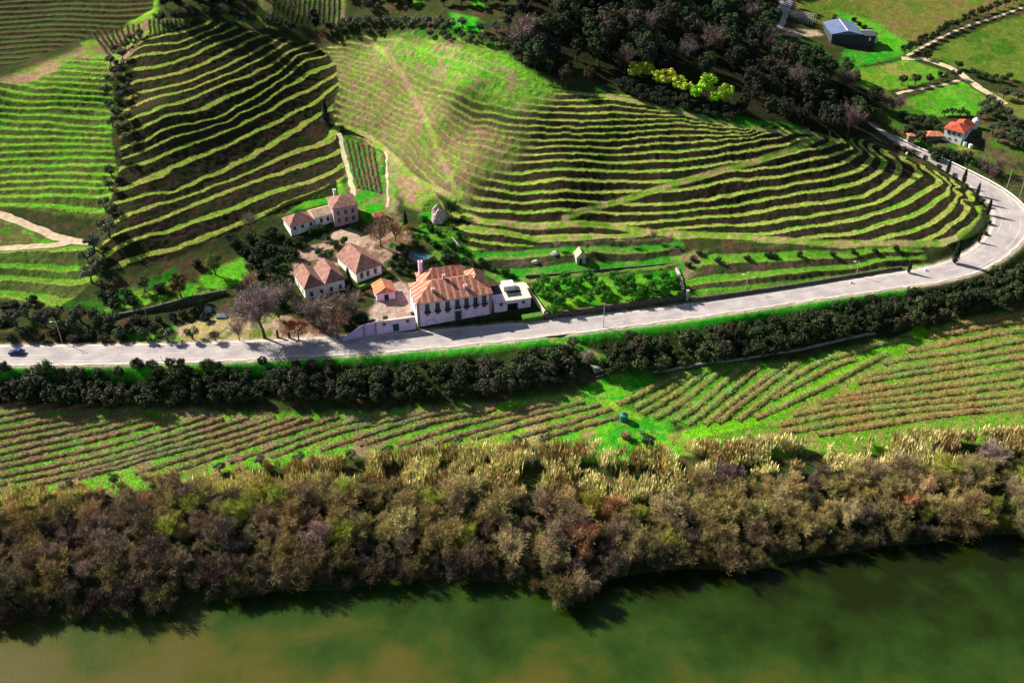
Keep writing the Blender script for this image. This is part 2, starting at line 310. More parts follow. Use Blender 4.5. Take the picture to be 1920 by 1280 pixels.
pp([(1460,60),(1530,75),(1560,110),(1480,115),(1455,95)],[EMER*.8,SCRUB,EMER*.6],6,67)
pp([(1470,52),(1530,56),(1545,66),(1470,66)],[SAND,A3((.4,.28,.2))],3,68)
pp([(1480,18),(1510,22),(1540,32),(1500,34),(1478,28)],[SAND],3,68)
pp([(1860,290),(1960,300),(1960,355),(1880,330)],[EMER,SOIL,OLIVE],5,69)
pp([(1840,170),(1960,190),(1960,235),(1900,220)],[A3((.13,.13,.025)),OLIVE,A3((.15,.11,.04))],6,70)
pp([(1640,155),(1690,190),(1760,225),(1850,235),(1920,260),(1960,330),(1880,330),(1780,300),(1700,262),(1640,225)],[SCRUB,DRY*.7,OLIVE*.7,A3((.04,.13,.01))],5,71)
pp([(1790,262),(1830,272),(1835,285),(1800,282)],[A3((.34,.16,.04)),GREEN],3,72)
pp([(490,-30),(650,-30),(646,35),(560,50),(500,52),(480,40)],[YGREEN*.9,A3((.19,.17,.07)),GREEN],7,73)
pp([(400,20),(500,10),(490,55),(430,38)],[A3((.22,.16,.09)),YGREEN*.8],5,73)
for poly in ([(750,-20),(800,-15),(790,12),(755,5)],[(880,-20),(915,-15),(905,14),(885,8)],[(840,22),(900,35),(905,60),(870,70),(845,40)]): pp(poly,[EMER,GREEN*.9],5,74)
pp([(640,62),(950,78),(960,98),(900,92),(700,76),(640,76)],[EMER*.5,SCRUB,A3((.05,.12,.015))],4,75)
# left hillside and its top
pp(REG_A,[GREEN,A3((.13,.27,.02)),A3((.09,.24,.015)),YGREEN],12,76,2)
pp([(-90,160),(0,150),(100,112),(170,80),(240,60),(250,100),(200,150),(100,155),(40,170),(-90,172)],[PINKS*1.05,A3((.27,.20,.09)),YGREEN*.8,PINKS],9,77,4)
pp([(150,80),(285,22),(300,38),(360,38),(300,62),(262,72),(235,100),(200,130),(180,110)],[GREEN,YGREEN*.8,A3((.19,.12,.07)),GREEN],4,78)
pp([(255,0),(295,-10),(297,35),(270,35),(240,45)],[A3((.13,.34,.01))],4,79,2)
pp(REG_F,[A3((.024,.036,.010)),SOIL*.18,A3((.028,.05,.011))],6,80)  # ground behind the ridge: its shade is painted into these dark colours
pp(REG_A2,[GREEN,YGREEN*.8,OLIVE],8,81)
pp([(-90,410),(0,400),(60,425),(120,455),(0,462),(-90,462)],[GREEN*.8,OLIVE,DRY,GREEN],4,81)
pp([(120,570),(170,560),(260,535),(330,500),(330,560),(215,580),(160,585)],[SCRUB,EMER*.5,OLIVE*.7],5,82)
# dark slope, lit gully side, round hill
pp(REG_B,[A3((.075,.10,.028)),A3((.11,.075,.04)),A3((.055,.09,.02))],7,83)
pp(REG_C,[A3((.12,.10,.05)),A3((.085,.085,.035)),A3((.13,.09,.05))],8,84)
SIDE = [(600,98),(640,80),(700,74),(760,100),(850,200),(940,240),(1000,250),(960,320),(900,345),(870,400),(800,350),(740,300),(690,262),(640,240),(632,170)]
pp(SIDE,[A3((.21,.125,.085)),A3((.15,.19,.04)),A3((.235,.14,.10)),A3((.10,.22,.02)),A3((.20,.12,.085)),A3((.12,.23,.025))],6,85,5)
DOME = [(690,76),(760,74),(900,84),(950,98),(1000,130),(1055,172),(1030,195),(975,215),(920,205),(850,172),(780,134),(720,106)]
pp(DOME,[A3((.085,.27,.018)),A3((.16,.26,.035)),A3((.07,.25,.015)),A3((.25,.18,.10)),A3((.10,.28,.02))],5,86,6)
pp([(880,84),(950,97),(1010,135),(1062,172),(1035,178),(980,140),(920,105)],[A3((.10,.33,.015))],5,87,3)
pp([(1058,160),(1100,150),(1180,160),(1290,195),(1420,225),(1540,240),(1545,252),(1400,240),(1280,214),(1180,185),(1100,176)],[EMER,EMER*.6,SCRUB],8,88,2)
pp([(640,255),(715,275),(725,385),(690,395),(655,370)],[GREEN,EMER,SOIL,GREEN],5,89)
pp([(735,300),(790,345),(850,365),(800,398),(760,388),(742,350)],[PINKS*1.1,A3((.25,.17,.09)),YGREEN*.9,PINKS],3.5,90)
pp([(725,290),(745,310),(745,400),(720,400)],[A3((.22,.2,.09)),GREEN],4,91)
pp([(655,375),(720,388),(730,415),(690,420),(670,400)],[EMER,GREEN,PINKS],4,91)
pp([(790,380),(850,365),(890,400),(900,480),(820,490),(780,440)],[EMER,SCRUB,GREEN*.7,EMER*.5],4,92)
pp([(480,400),(560,370),(635,335),(652,365),(620,380),(560,392),(490,412)],[EMER,GREEN],4,93)
# terraces: grassed lip, tread and riser
isT = TW > .25
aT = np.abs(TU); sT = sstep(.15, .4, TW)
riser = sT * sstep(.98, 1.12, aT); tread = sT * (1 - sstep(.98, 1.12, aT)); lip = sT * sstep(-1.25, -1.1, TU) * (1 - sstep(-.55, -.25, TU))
row = hsh(np.round(TREAD), TID * 7, 3)
def terrcol(tid, tc, lc, rc, amt=1.0):
    global COLR
    m = (TID == tid)
    big = fbm(GX / 9, GY / 9, 31 + tid)
    t = mixc(tc[0] * np.ones(GX.shape + (3,)), tc[1], sstep(.4, .62, big + .35 * (row - .5)))
    l = mixc(lc[0] * np.ones(GX.shape + (3,)), lc[1], sstep(.38, .62, n2 + .3 * (row - .5)))
    r_ = mixc(rc[0] * np.ones(GX.shape + (3,)), rc[1], sstep(.4, .62, n2))
    for mk, cc, k in ((tread, t, .9), (lip, l, .85), (riser, r_, .97)):
        kk = (np.where(m, mk, 0) * k * amt)[..., None]; COLR = COLR * (1 - kk) + cc * kk
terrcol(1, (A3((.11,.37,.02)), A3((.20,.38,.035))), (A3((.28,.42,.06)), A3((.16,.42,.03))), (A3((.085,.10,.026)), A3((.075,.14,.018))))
terrcol(2, (A3((.18,.33,.03)), A3((.29,.30,.06))), (A3((.44,.37,.12)), A3((.27,.37,.055))), (A3((.018,.024,.008)), A3((.034,.023,.014))))  # riser colours near black: dark scrub plus painted shade
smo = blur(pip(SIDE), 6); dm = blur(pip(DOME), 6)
terrcol(4, (A3((.04,.065,.013)), A3((.05,.05,.018))), (A3((.08,.10,.022)), A3((.06,.07,.02))), (SOIL * .12, SCRUB*.6))  # terraces behind the ridge, all colours lowered to paint in their shade
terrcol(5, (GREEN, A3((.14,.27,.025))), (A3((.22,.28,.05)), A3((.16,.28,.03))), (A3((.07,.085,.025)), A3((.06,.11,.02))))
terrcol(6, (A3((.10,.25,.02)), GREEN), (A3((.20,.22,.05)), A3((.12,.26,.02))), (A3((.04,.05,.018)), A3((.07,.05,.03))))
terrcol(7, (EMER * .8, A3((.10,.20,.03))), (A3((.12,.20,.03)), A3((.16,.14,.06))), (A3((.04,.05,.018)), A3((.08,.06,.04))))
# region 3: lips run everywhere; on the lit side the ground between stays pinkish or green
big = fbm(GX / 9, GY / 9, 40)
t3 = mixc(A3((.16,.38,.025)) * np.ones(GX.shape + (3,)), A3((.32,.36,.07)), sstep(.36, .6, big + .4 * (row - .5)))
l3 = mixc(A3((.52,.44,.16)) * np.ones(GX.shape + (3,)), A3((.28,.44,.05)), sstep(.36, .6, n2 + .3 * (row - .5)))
r3 = mixc(A3((.018,.022,.008)) * np.ones(GX.shape + (3,)), A3((.036,.024,.015)), sstep(.4, .62, n2))  # near-black risers: shade painted in over dark growth, weaker on the lit side
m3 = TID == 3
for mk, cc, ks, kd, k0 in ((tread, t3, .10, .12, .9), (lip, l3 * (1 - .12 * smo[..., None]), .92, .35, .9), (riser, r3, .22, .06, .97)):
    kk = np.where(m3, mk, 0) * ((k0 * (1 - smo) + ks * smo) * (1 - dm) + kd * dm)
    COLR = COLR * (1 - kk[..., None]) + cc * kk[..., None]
for k, wd in (('up', 1.5), ('low', 1.8), ('mid', 1.3), ('edge', 1.0), ('edge2', 1.2), ('diag', 1.2)):
    kk = (1 - sstep(wd * .6, wd, TRK[k + '_d'] + .5 * (n3 - .5)))[..., None] * .9
    tc = mixc(A3((.16,.29,.025)) * np.ones(GX.shape + (3,)), A3((.30,.26,.10)), sstep(.42, .6, n2))
    if k == 'edge': tc = mixc(PINKS * np.ones(GX.shape + (3,)), A3((.2,.26,.05)), sstep(.4, .6, n2))
    COLR = COLR * (1 - kk) + tc * kk
# under the wood and its edge the ground is bare and dark
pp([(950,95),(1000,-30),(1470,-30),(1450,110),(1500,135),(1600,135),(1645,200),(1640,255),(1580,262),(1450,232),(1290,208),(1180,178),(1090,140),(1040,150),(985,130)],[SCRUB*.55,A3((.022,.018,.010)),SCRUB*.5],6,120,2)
# gardens
pp([(1000,560),(1010,530),(1100,520),(1270,505),(1285,560),(1150,580),(1030,596)],[A3((.11,.30,.012)),GREEN,EMER],6,94)
pp([(1285,470),(1330,470),(1300,520),(1275,525),(1265,490)],[EMER,SOIL,GREEN],3,94)
pp([(370,520),(415,498),(455,480),(470,520),(430,540),(380,545)],[A3((.08,.30,.012)),GREEN],5,95)
pp([(180,590),(260,545),(320,530),(420,540),(390,560),(300,575),(200,597)],[EMER,A3((.10,.27,.015)),SCRUB],4,96)
pp([(330,610),(410,590),(470,575),(520,590),(560,600),(560,638),(430,640),(330,640)],[A3((.30,.20,.14)),A3((.27,.24,.07)),A3((.33,.22,.17)),A3((.12,.16,.03))],4,97)
pp([(240,620),(330,612),(340,640),(240,642)],[GREEN*.7,EMER,SCRUB],4,97)
pp([(520,600),(600,590),(640,600),(640,632),(520,640)],[A3((.28,.20,.13)),A3((.36,.27,.18)),SOIL*.8],4,98)
pp([(545,510),(560,470),(640,440),(720,430),(760,470),(740,500),(700,520),(640,500),(560,530)],[SOIL,A3((.34,.24,.17)),DRY,EMER*.4],4,99)
pp([(690,590),(705,560),(745,520),(775,545),(785,600),(700,612)],[A3((.36,.28,.22)),A3((.29,.21,.16))],3,100)
pp([(600,445),(660,425),(690,450),(660,470)],[SAND,A3((.4,.3,.22))],3,100)
pp([(690,415),(750,400),(775,450),(730,470),(690,445)],[A3((.30,.19,.13)),SOIL*.8,A3((.2,.13,.08)),EMER*.4],3,101)
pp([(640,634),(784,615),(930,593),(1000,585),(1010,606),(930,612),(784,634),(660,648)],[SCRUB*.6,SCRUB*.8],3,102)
# lower fields
FL = [(-90,742),(0,738),(60,745),(170,752),(300,765),(500,775),(700,772),(880,758),(1000,748),(1080,735),(1130,745),(1170,770),(1130,800),(1060,830),(950,832),(850,838),(700,855),(560,870),(430,885),(300,915),(150,935),(-90,952)]
pp(FL,[A3((.13,.27,.02)),A3((.21,.15,.08)),A3((.09,.28,.015)),A3((.18,.20,.045))],8,103)
pp([(850,768),(1000,750),(1100,738),(1170,765),(1140,810),(1060,835),(950,832),(800,850)],[A3((.06,.28,.012)),A3((.15,.28,.02)),A3((.30,.24,.09))],7,104,4)
pp([(1080,730),(1180,690),(1225,700),(1230,720),(1180,770),(1250,790),(1300,850),(1180,872),(1080,862),(1130,790)],[A3((.08,.30,.012)),EMER,A3((.16,.31,.02))],6,105)
FM = [(1160,760),(1230,705),(1290,695),(1400,680),(1500,675),(1560,660),(1640,640),(1715,625),(1700,640),(1620,690),(1540,735),(1460,775),(1390,800),(1300,800),(1210,785)]
pp(FM,[A3((.06,.24,.010)),A3((.11,.24,.016)),A3((.05,.22,.010)),A3((.16,.19,.04))],5,106)
FR_ = [(1390,800),(1460,775),(1540,735),(1620,690),(1700,640),(1740,622),(1850,590),(1960,575),(2080,555),(2080,805),(1960,825),(1850,828),(1700,842),(1560,852),(1430,856),(1270,852),(1250,815),(1300,800)]
pp(FR_,[A3((.12,.23,.018)),A3((.08,.24,.012)),A3((.19,.20,.045)),A3((.11,.24,.016))],5,107)
DG, _ = linedist(smoothline(P([(1290,815),(1400,790),(1500,745),(1600,690),(1680,645),(1725,622)]), .8), GX, GY, 6)
k = (1 - sstep(2.0, 3.0, DG + n3))[..., None]; COLR = COLR * (1 - k) + A3((.11,.34,.008)) * k
# verge, ramp and road shoulder
Dr, Ir = linedist(road, GX, GY, 16)
tx = np.gradient(road[:, 0]); ty = np.gradient(road[:, 1])
side = (GX - road[Ir, 0]) * -ty[Ir] + (GY - road[Ir, 1]) * tx[Ir]     # negative: river side for the part heading +x
hw = road[Ir, 3]; xr = road[Ir, 0]
vg = (Dr < 15) & (side < 0) & (Dr > hw - .3) & (Dr < hw + 3.2 + 1.3 * (n2 - .5)) & (Ir < int(len(road) * .66))
paint((Dr < 15) & (side < 0) & (Dr > hw + 2.5) & (Ir < int(len(road) * .66)) & (GY > 195), [SCRUB * .7, A3((.03,.05,.012))], 4, 111, 1); paint(vg, [EMER * 1.15, A3((.03,.27,.010)), EMER], 5, 108, 1)
sh_ = (Dr < hw + .8 + .6 * (n2 - .5)) & (Dr < 15); paint(sh_, [A3((.42,.34,.28)), A3((.36,.27,.20))], 3, 109, 1)
Dm, Im = linedist(ramp, GX, GY, 6); paint(Dm < 2.0, [A3((.08,.27,.012)), EMER, A3((.22,.22,.06))], 3, 110, 1)
# bare banks by the river
sh = at_z(SHORE, .15)
n5 = fbm(GX / .9, GY / .9, 55, 2); n6 = fbm(GX / 5, GY / 5, 56, 3)
dry = sstep(.50, .74, .5 * n5 + .5 * n6)[..., None] * .38; isg = sstep(1.15, 1.9, COLR[..., 1] / (COLR[..., 0] + 1e-4))[..., None] * (COLR[..., 1:2] > .1)
COLR = COLR * (1 - dry * isg) + (COLR[..., 1:2] * np.array([.95, .78, .25])) * dry * isg
COLR *= (.72 + .56 * n3)[..., None] * (.84 + .32 * n2)[..., None]
# ------------------------------------------------------------------ rough up the ground, press roads flat
rough = np.where(Dr < hw + .6, 0, 1.0); rough = blur(rough > .5, 1)
grassy = .22 + .35 * riser
ZF = ZF + rough * (grassy * (fbm(GX / 1.3, GY / 1.3, 41, 3) - .5) + .25 * (fbm(GX / 6, GY / 6, 42, 3) - .5))
kr = 1 - sstep(hw + .2, hw + .8, Dr); kr[Dr > 15] = 0
ZF = ZF * (1 - kr) + np.minimum(ZF, road[Ir, 2] - .10) * kr
def G(x, y): return bil(ZF, ST, x, y)
def spot(px, py):
    q = P([(px, py)])[0]; return np.array([q[0], q[1], float(G(q[0], q[1]))])
def px_of(x, y, z):
    dz = z - CAM_Z; dep = y * CP - dz * SP
    return CX + F_PX * x / dep, CY - F_PX * (y * SP + dz * CP) / dep

# ------------------------------------------------------------------ materials
def mat(name, build):
    m = bpy.data.materials.new(name); m.use_nodes = True; t = m.node_tree; t.nodes.clear()
    o = t.nodes.new('ShaderNodeOutputMaterial'); b = t.nodes.new('ShaderNodeBsdfPrincipled'); t.links.new(b.outputs[0], o.inputs[0])
    b.inputs['Roughness'].default_value = .9
    if 'Specular IOR Level' in b.inputs: b.inputs['Specular IOR Level'].default_value = .15
    build(t, b); return m
def nd(t, typ, **kw):
    n = t.nodes.new(typ)
    for k, v in kw.items():
        if k in n.inputs: n.inputs[k].default_value = v
        else: setattr(n, k, v)
    return n
def mul(t, a, b, fac=1.0):
    m = t.nodes.new('ShaderNodeMixRGB'); m.blend_type = 'MULTIPLY'; m.inputs[0].default_value = fac
    t.links.new(a, m.inputs[1])
    if hasattr(b, 'default_value') or hasattr(b, 'is_linked'): t.links.new(b, m.inputs[2])
    else: m.inputs[2].default_value = b
    return m.outputs[0]
def noise_ramp(t, scale, lo, hi, detail=3.0, coord='Object', a=.3, b=.7):
    tc = t.nodes.new('ShaderNodeTexCoord'); n = nd(t, 'ShaderNodeTexNoise', Scale=scale, Detail=detail)
    t.links.new(tc.outputs[coord], n.inputs['Vector'])
    r = t.nodes.new('ShaderNodeValToRGB'); r.color_ramp.elements[0].position = a; r.color_ramp.elements[1].position = b
    r.color_ramp.elements[0].color = (*lo, 1); r.color_ramp.elements[1].color = (*hi, 1)
    t.links.new(n.outputs[0], r.inputs[0]); return r.outputs[0]
def solid(name, c, var=.25, scale=1.5, rough=.85):
    def b(t, s):
        c0 = tuple(x * (1 - var) for x in c); c1 = tuple(min(1, x * (1 + var)) for x in c)
        t.links.new(noise_ramp(t, scale, c0, c1), s.inputs['Base Color']); s.inputs['Roughness'].default_value = rough
    return mat(name, b)
def m_ground(t, s):
    a = nd(t, 'ShaderNodeAttribute', attribute_name='Col')
    f = noise_ramp(t, 1.9, (.62,.62,.62), (1.38,1.38,1.38), 5.0)
    t.links.new(mul(t, a.outputs['Color'], f), s.inputs['Base Color']); s.inputs['Roughness'].default_value = 1.0
    s.inputs['Specular IOR Level'].default_value = 0.02
    tc = t.nodes.new('ShaderNodeTexCoord'); n = nd(t, 'ShaderNodeTexNoise', Scale=2.6, Detail=4.0); t.links.new(tc.outputs['Object'], n.inputs['Vector'])
    bp = nd(t, 'ShaderNodeBump', Strength=.7, Distance=.35); t.links.new(n.outputs[0], bp.inputs['Height']); t.links.new(bp.outputs[0], s.inputs['Normal'])
M_GROUND = mat('ground', m_ground)
def m_leaf(trans):
    def b(t, s):
        oi = t.nodes.new('ShaderNodeObjectInfo'); a = nd(t, 'ShaderNodeAttribute', attribute_name='tint')
        t.links.new(mul(t, oi.outputs['Color'], a.outputs['Color']), s.inputs['Base Color'])
        s.inputs['Roughness'].default_value = .75; s.inputs['Specular IOR Level'].default_value = .12
    return b
M_LEAF = mat('foliage', m_leaf(0))
M_TWIG = M_LEAF
M_BARK = solid('bark', (.085,.058,.042), .4, 3)
M_PALEBARK = solid('pale_bark', (.22,.17,.13), .4, 3)
def m_water(t, s):
    tc = t.nodes.new('ShaderNodeTexCoord'); sp = t.nodes.new('ShaderNodeSeparateXYZ'); t.links.new(tc.outputs['Object'], sp.inputs[0])
    n = nd(t, 'ShaderNodeTexNoise', Scale=.06, Detail=8.0, Roughness=.6, Distortion=.15); t.links.new(tc.outputs['Object'], n.inputs['Vector'])
    # silt lies thicker towards the lower left bank side: a broad field of the water itself
    mx = nd(t, 'ShaderNodeMapRange'); mx.inputs[1].default_value = -120; mx.inputs[2].default_value = 75; mx.inputs[3].default_value = .15; mx.inputs[4].default_value = -.20
    t.links.new(sp.outputs[0], mx.inputs[0])
    my = nd(t, 'ShaderNodeMapRange'); my.inputs[1].default_value = 128; my.inputs[2].default_value = 165; my.inputs[3].default_value = .28; my.inputs[4].default_value = -.17
    t.links.new(sp.outputs[1], my.inputs[0])
    ad = nd(t, 'ShaderNodeMath', operation='ADD'); t.links.new(mx.outputs[0], ad.inputs[0]); t.links.new(my.outputs[0], ad.inputs[1])
    ad2 = nd(t, 'ShaderNodeMath', operation='ADD'); t.links.new(ad.outputs[0], ad2.inputs[0]); t.links.new(n.outputs[0], ad2.inputs[1])
    r = t.nodes.new('ShaderNodeValToRGB'); e = r.color_ramp.elements
    e[0].position = .22; e[0].color = (.008,.013,.001,1); e[1].position = .46; e[1].color = (.016,.036,.004,1)
    for p_, c_ in ((.56,(.024,.046,.006,1)),(.66,(.042,.052,.007,1)),(.76,(.060,.058,.009,1)),(.98,(.072,.062,.020,1))):
        q = e.new(p_); q.color = c_
    t.links.new(ad2.outputs[0], r.inputs[0]); t.links.new(r.outputs[0], s.inputs['Base Color'])
    s.inputs['Roughness'].default_value = .25; s.inputs['Specular IOR Level'].default_value = .14
    n2_ = nd(t, 'ShaderNodeTexNoise', Scale=1.4, Detail=4.0); t.links.new(tc.outputs['Object'], n2_.inputs['Vector'])
    bp = nd(t, 'ShaderNodeBump', Strength=.3, Distance=.12); t.links.new(n2_.outputs[0], bp.inputs['Height']); t.links.new(bp.outputs[0], s.inputs['Normal'])
M_WATER = mat('water', m_water)
def m_road(t, s):
    a = noise_ramp(t, .22, (.27,.24,.235), (.41,.36,.345), 5.0)
    b_ = noise_ramp(t, 2.5, (.82,.82,.82), (1.1,1.1,1.1), 3.0)
    t.links.new(mul(t, a, b_), s.inputs['Base Color']); s.inputs['Roughness'].default_value = .9
M_ROAD = mat('road_surface', m_road)
M_TRACK = solid('dirt', (.50,.39,.25), .22, .6)
M_SHOULDER = solid('pale_gravel', (.50,.43,.37), .2, .7)
M_LINE = solid('road_paint', (.55,.51,.47), .12, 2)

# ------------------------------------------------------------------ object helpers
def tagk(o, label=None, cat=None, group=None, kind=None):
    if label: o['label'] = label
    if cat: o['category'] = cat
    if group: o['group'] = group
    if kind: o['kind'] = kind
    return o
def mesh_np(name, V, F, m=None, attr=None, smooth=False):
    """V (n,3), F (m,k) arrays"""
    V = np.asarray(V, np.float32); F = np.asarray(F, np.int32); k = F.shape[1]
    me = bpy.data.meshes.new(name)
    me.vertices.add(len(V)); me.vertices.foreach_set('co', V.ravel())
    me.loops.add(F.size); me.loops.foreach_set('vertex_index', F.ravel())
    me.polygons.add(len(F)); me.polygons.foreach_set('loop_start', np.arange(0, F.size, k, dtype=np.int32))
    try: me.polygons.foreach_set('loop_total', np.full(len(F), k, np.int32))
    except Exception: pass
    if smooth: me.polygons.foreach_set('use_smooth', np.ones(len(F), bool))
    if attr is not None:
        nm, C = attr
        at = me.attributes.new(nm, 'FLOAT_COLOR', 'POINT')
        C = np.asarray(C, np.float32)
        if C.ndim == 1: C = np.repeat(C[:, None], 3, 1)
        at.data.foreach_set('color', np.c_[C, np.ones(len(C), np.float32)].astype(np.float32).ravel())
    me.update(calc_edges=True); me.validate()
    if m: me.materials.append(m)
    return me
def link(name, me, parent=None, loc=None):
    o = bpy.data.objects.new(name, me); COL.objects.link(o)
    if parent: o.parent = parent
    if loc is not None: o.location = tuple(float(v) for v in loc)
    return o
def gridmesh(name, X, Y, Z, m, C=None, smooth=True):
    ny, nx = X.shape; idx = np.arange(nx * ny).reshape(ny, nx)
    F = np.stack([idx[:-1, :-1], idx[:-1, 1:], idx[1:, 1:], idx[1:, :-1]], -1).reshape(-1, 4)
    return mesh_np(name, np.stack([X, Y, Z], -1).reshape(-1, 3), F, m, None if C is None else ('Col', C.reshape(-1, 3)), smooth)
tagk(link('terrain', gridmesh('terrain', GX, GY, ZF, M_GROUND, COLR)), kind='structure')
# distant hills all round (a coarse ring that starts under the detailed ground)
ax = np.r_[np.arange(-1800, -270, 60), np.linspace(-270, 290, 21), np.arange(340, 1900, 60)]
ay = np.r_[np.linspace(118, 560, 21), np.arange(600, 2200, 60)]
HX, HY = np.meshgrid(ax, ay)
HZ = bil(ZS, 1.0, HX, HY)
inside = (HX > X0 + 5) & (HX < X1 - 5) & (HY < Y1 - 5)
out = np.maximum(0, np.maximum(np.maximum(X0 - HX, HX - X1), HY - Y1))
HZ = np.where(inside, HZ - 14, HZ - .3) + sstep(0, 700, out) * 120 * fbm(HX / 300, HY / 300, 77, 3) * sstep(180, 420, HY)
HC = mixc(SCRUB * np.ones(HX.shape + (3,)), GREEN * .6, sstep(.4, .6, fbm(HX / 60, HY / 60, 78)))
tagk(link('hills', gridmesh('hills', HX, HY, HZ, M_GROUND, HC)), kind='structure')
wx, wy = np.meshgrid(np.linspace(-1800, 1900, 38), np.linspace(-400, 215, 20))
tagk(link('river', gridmesh('river', wx, wy, np.zeros(wx.shape), M_WATER)), kind='structure')
bx_, by_ = np.meshgrid(np.linspace(-1800, 1900, 30), np.linspace(-1200, 121, 16))
tagk(link('riverbed', gridmesh('riverbed', bx_, by_, np.where(by_ < -350, 14.0, -6.0), M_GROUND, SCRUB * np.ones(bx_.shape + (3,)))), kind='structure')

def strip(name, line, off, m, side0=-1.0, side1=1.0, n=2, zmode='line', wob=0.0, hw=None, seed=0):
    """a ribbon along a polyline (x, y, z, halfwidth)"""
    L = np.asarray(line); t = np.stack([np.gradient(L[:, 0]), np.gradient(L[:, 1])], 1); t /= np.linalg.norm(t, axis=1)[:, None] + 1e-9
    nn = np.stack([-t[:, 1], t[:, 0]], 1)
    h = L[:, 3] if hw is None else np.full(len(L), hw)
    ks = np.linspace(side0, side1, n); ar = np.arange(len(L))
    X = []; Y = []; Z = []
    for i, k in enumerate(ks):
        hh = h * k + (wob * (vnoise(ar / 3.0, ar * 0 + i * 9.1 + seed, seed) - .5) * 2 if i in (0, n - 1) else 0)
        x = L[:, 0] + nn[:, 0] * hh; y = L[:, 1] + nn[:, 1] * hh
        X.append(x); Y.append(y); Z.append((L[:, 2] if zmode == 'line' else G(x, y)) + off)
    return link(name, gridmesh(name, np.array(X), np.array(Y), np.array(Z), m))
tagk(strip('road_shoulder', road, .0, M_SHOULDER, -1, 1, 9, wob=.35), kind='structure'); tagk(strip('road', road, .02, M_ROAD, -.80, .80, 9, wob=.12), kind='structure')
def offs(line, d):
    L = np.asarray(line); t = np.stack([np.gradient(L[:, 0]), np.gradient(L[:, 1])], 1); t /= np.linalg.norm(t, axis=1)[:, None] + 1e-9
    q = L.copy(); q[:, 0] += -t[:, 1] * d; q[:, 1] += t[:, 0] * d; return q
# worn edge lines and a broken centre line, each a sheet just above the road
for nm, dd, w_, dash in (('road_edge_line', 3.0, .09, 0), ('road_edge_line', -3.0, .09, 0), ('road_centre_line', 0.0, .07, 9)):
    V, F = [], []
    L = road.copy(); L[:, 3] = w_
    sc_ = np.minimum(1, (road[:, 3] - .5) / 3.6)
    t = np.stack([np.gradient(L[:, 0]), np.gradient(L[:, 1])], 1); t /= np.linalg.norm(t, axis=1)[:, None]
    nn = np.stack([-t[:, 1], t[:, 0]], 1)
    for i in range(len(L) - 1):
        if dash and (i // dash) % 2: continue
        if vnoise(np.array(i / 6.0), np.array(dd), 4) < .34: continue
        b = len(V)
        for j in (i, i + 1):
            for s_ in (-1, 1):
                q = L[j, :2] + nn[j] * (dd * sc_[j] + s_ * w_); V.append((q[0], q[1], L[j, 2] + .026))
        F.append((b, b + 1, b + 3, b + 2))
    tagk(link(nm, mesh_np(nm, V, F, M_LINE)), kind='structure')
def pxline(L, hwid, step=.7):
    q = smoothline(P(L), step); return np.c_[q, np.full(len(q), hwid)]
for nm, L, h_ in (('dirt_track', [(-60,385),(0,402),(40,418),(80,434),(115,448),(140,452),(168,456)], 1.35),
                 ('dirt_track', [(-60,470),(0,466),(60,463),(110,459),(140,452)], 1.2),
                 ('dirt_track', [(1930,10),(1880,28),(1800,55),(1740,84),(1700,106)], .8),
                 ('dirt_track', [(1690,110),(1740,113),(1790,132),(1808,145),(1840,168),(1870,186),(1885,196)], 1.5),
                 ('dirt_track', [(1680,176),(1730,166),(1780,157),(1808,147)], .8),
                 ('dirt_track', [(636,250),(645,290),(655,330),(664,368)], .8),
                 ('dirt_track', [(724,284),(726,330),(727,390)], .4),
                 ('road', [(1484,-14),(1472,10),(1462,34),(1455,50)], 3.0)):
    tagk(strip(nm, pxline(L, h_), .10, M_ROAD if nm == 'road' else M_TRACK, -1, 1, 5, 'ground', .35), kind='structure')

# ------------------------------------------------------------------ vegetation prototypes
class MB:
    """collects triangles / quads of one mesh"""
    def __init__(s): s.V = []; s.F = []; s.C = []; s.n = 0
    def add(s, V, F, C=None):
        V = np.asarray(V, float); s.V.append(V); s.F.append(np.asarray(F, int) + s.n); s.n += len(V)
        s.C.append(np.ones(len(V)) if C is None else np.asarray(C, float))
    def mesh(s, name, m, smooth=False):
        V = np.vstack(s.V); F = np.vstack(s.F); C = np.concatenate(s.C) if s.C[0].ndim == 1 else np.vstack(s.C)
        return mesh_np(name, V, F, m, ('tint', C), smooth)
def unit(v): return v / (np.linalg.norm(v, axis=-1, keepdims=True) + 1e-9)
def leaves(mb, pos, nrm, size, tint, rng, aspect=1.0):
    n = len(pos); r = rng.normal(size=(n, 3)); a = unit(np.cross(nrm, r)); b = np.cross(nrm, a)
    s = (size * rng.uniform(.6, 1.35, n))[:, None]; bend = nrm * s * .25
    V = np.stack([pos - a * s, pos - b * s * .55 * aspect + bend, pos + a * s, pos + b * s * .55 * aspect + bend], 1).reshape(-1, 3)
    mb.add(V, np.arange(n * 4).reshape(n, 4), np.repeat(tint, 4, 0))
def tube(mb, pts, rad, k=5, tint=1.0):
    pts = np.asarray(pts, float); n = len(pts); t = unit(np.gradient(pts, axis=0))
    u = unit(np.cross(t, np.array([.31, .17, .93]) + 0 * t)); v = np.cross(t, u)
    an = np.arange(k) * 2 * np.pi / k
    V = (pts[:, None] + np.asarray(rad)[:, None, None] * (np.cos(an)[None, :, None] * u[:, None] + np.sin(an)[None, :, None] * v[:, None])).reshape(-1, 3)
    idx = np.arange(n * k).reshape(n, k); F = np.stack([idx[:-1], np.roll(idx[:-1], -1, 1), np.roll(idx[1:], -1, 1), idx[1:]], -1).reshape(-1, 4)
    mb.add(V, F, np.full(n * k, tint))
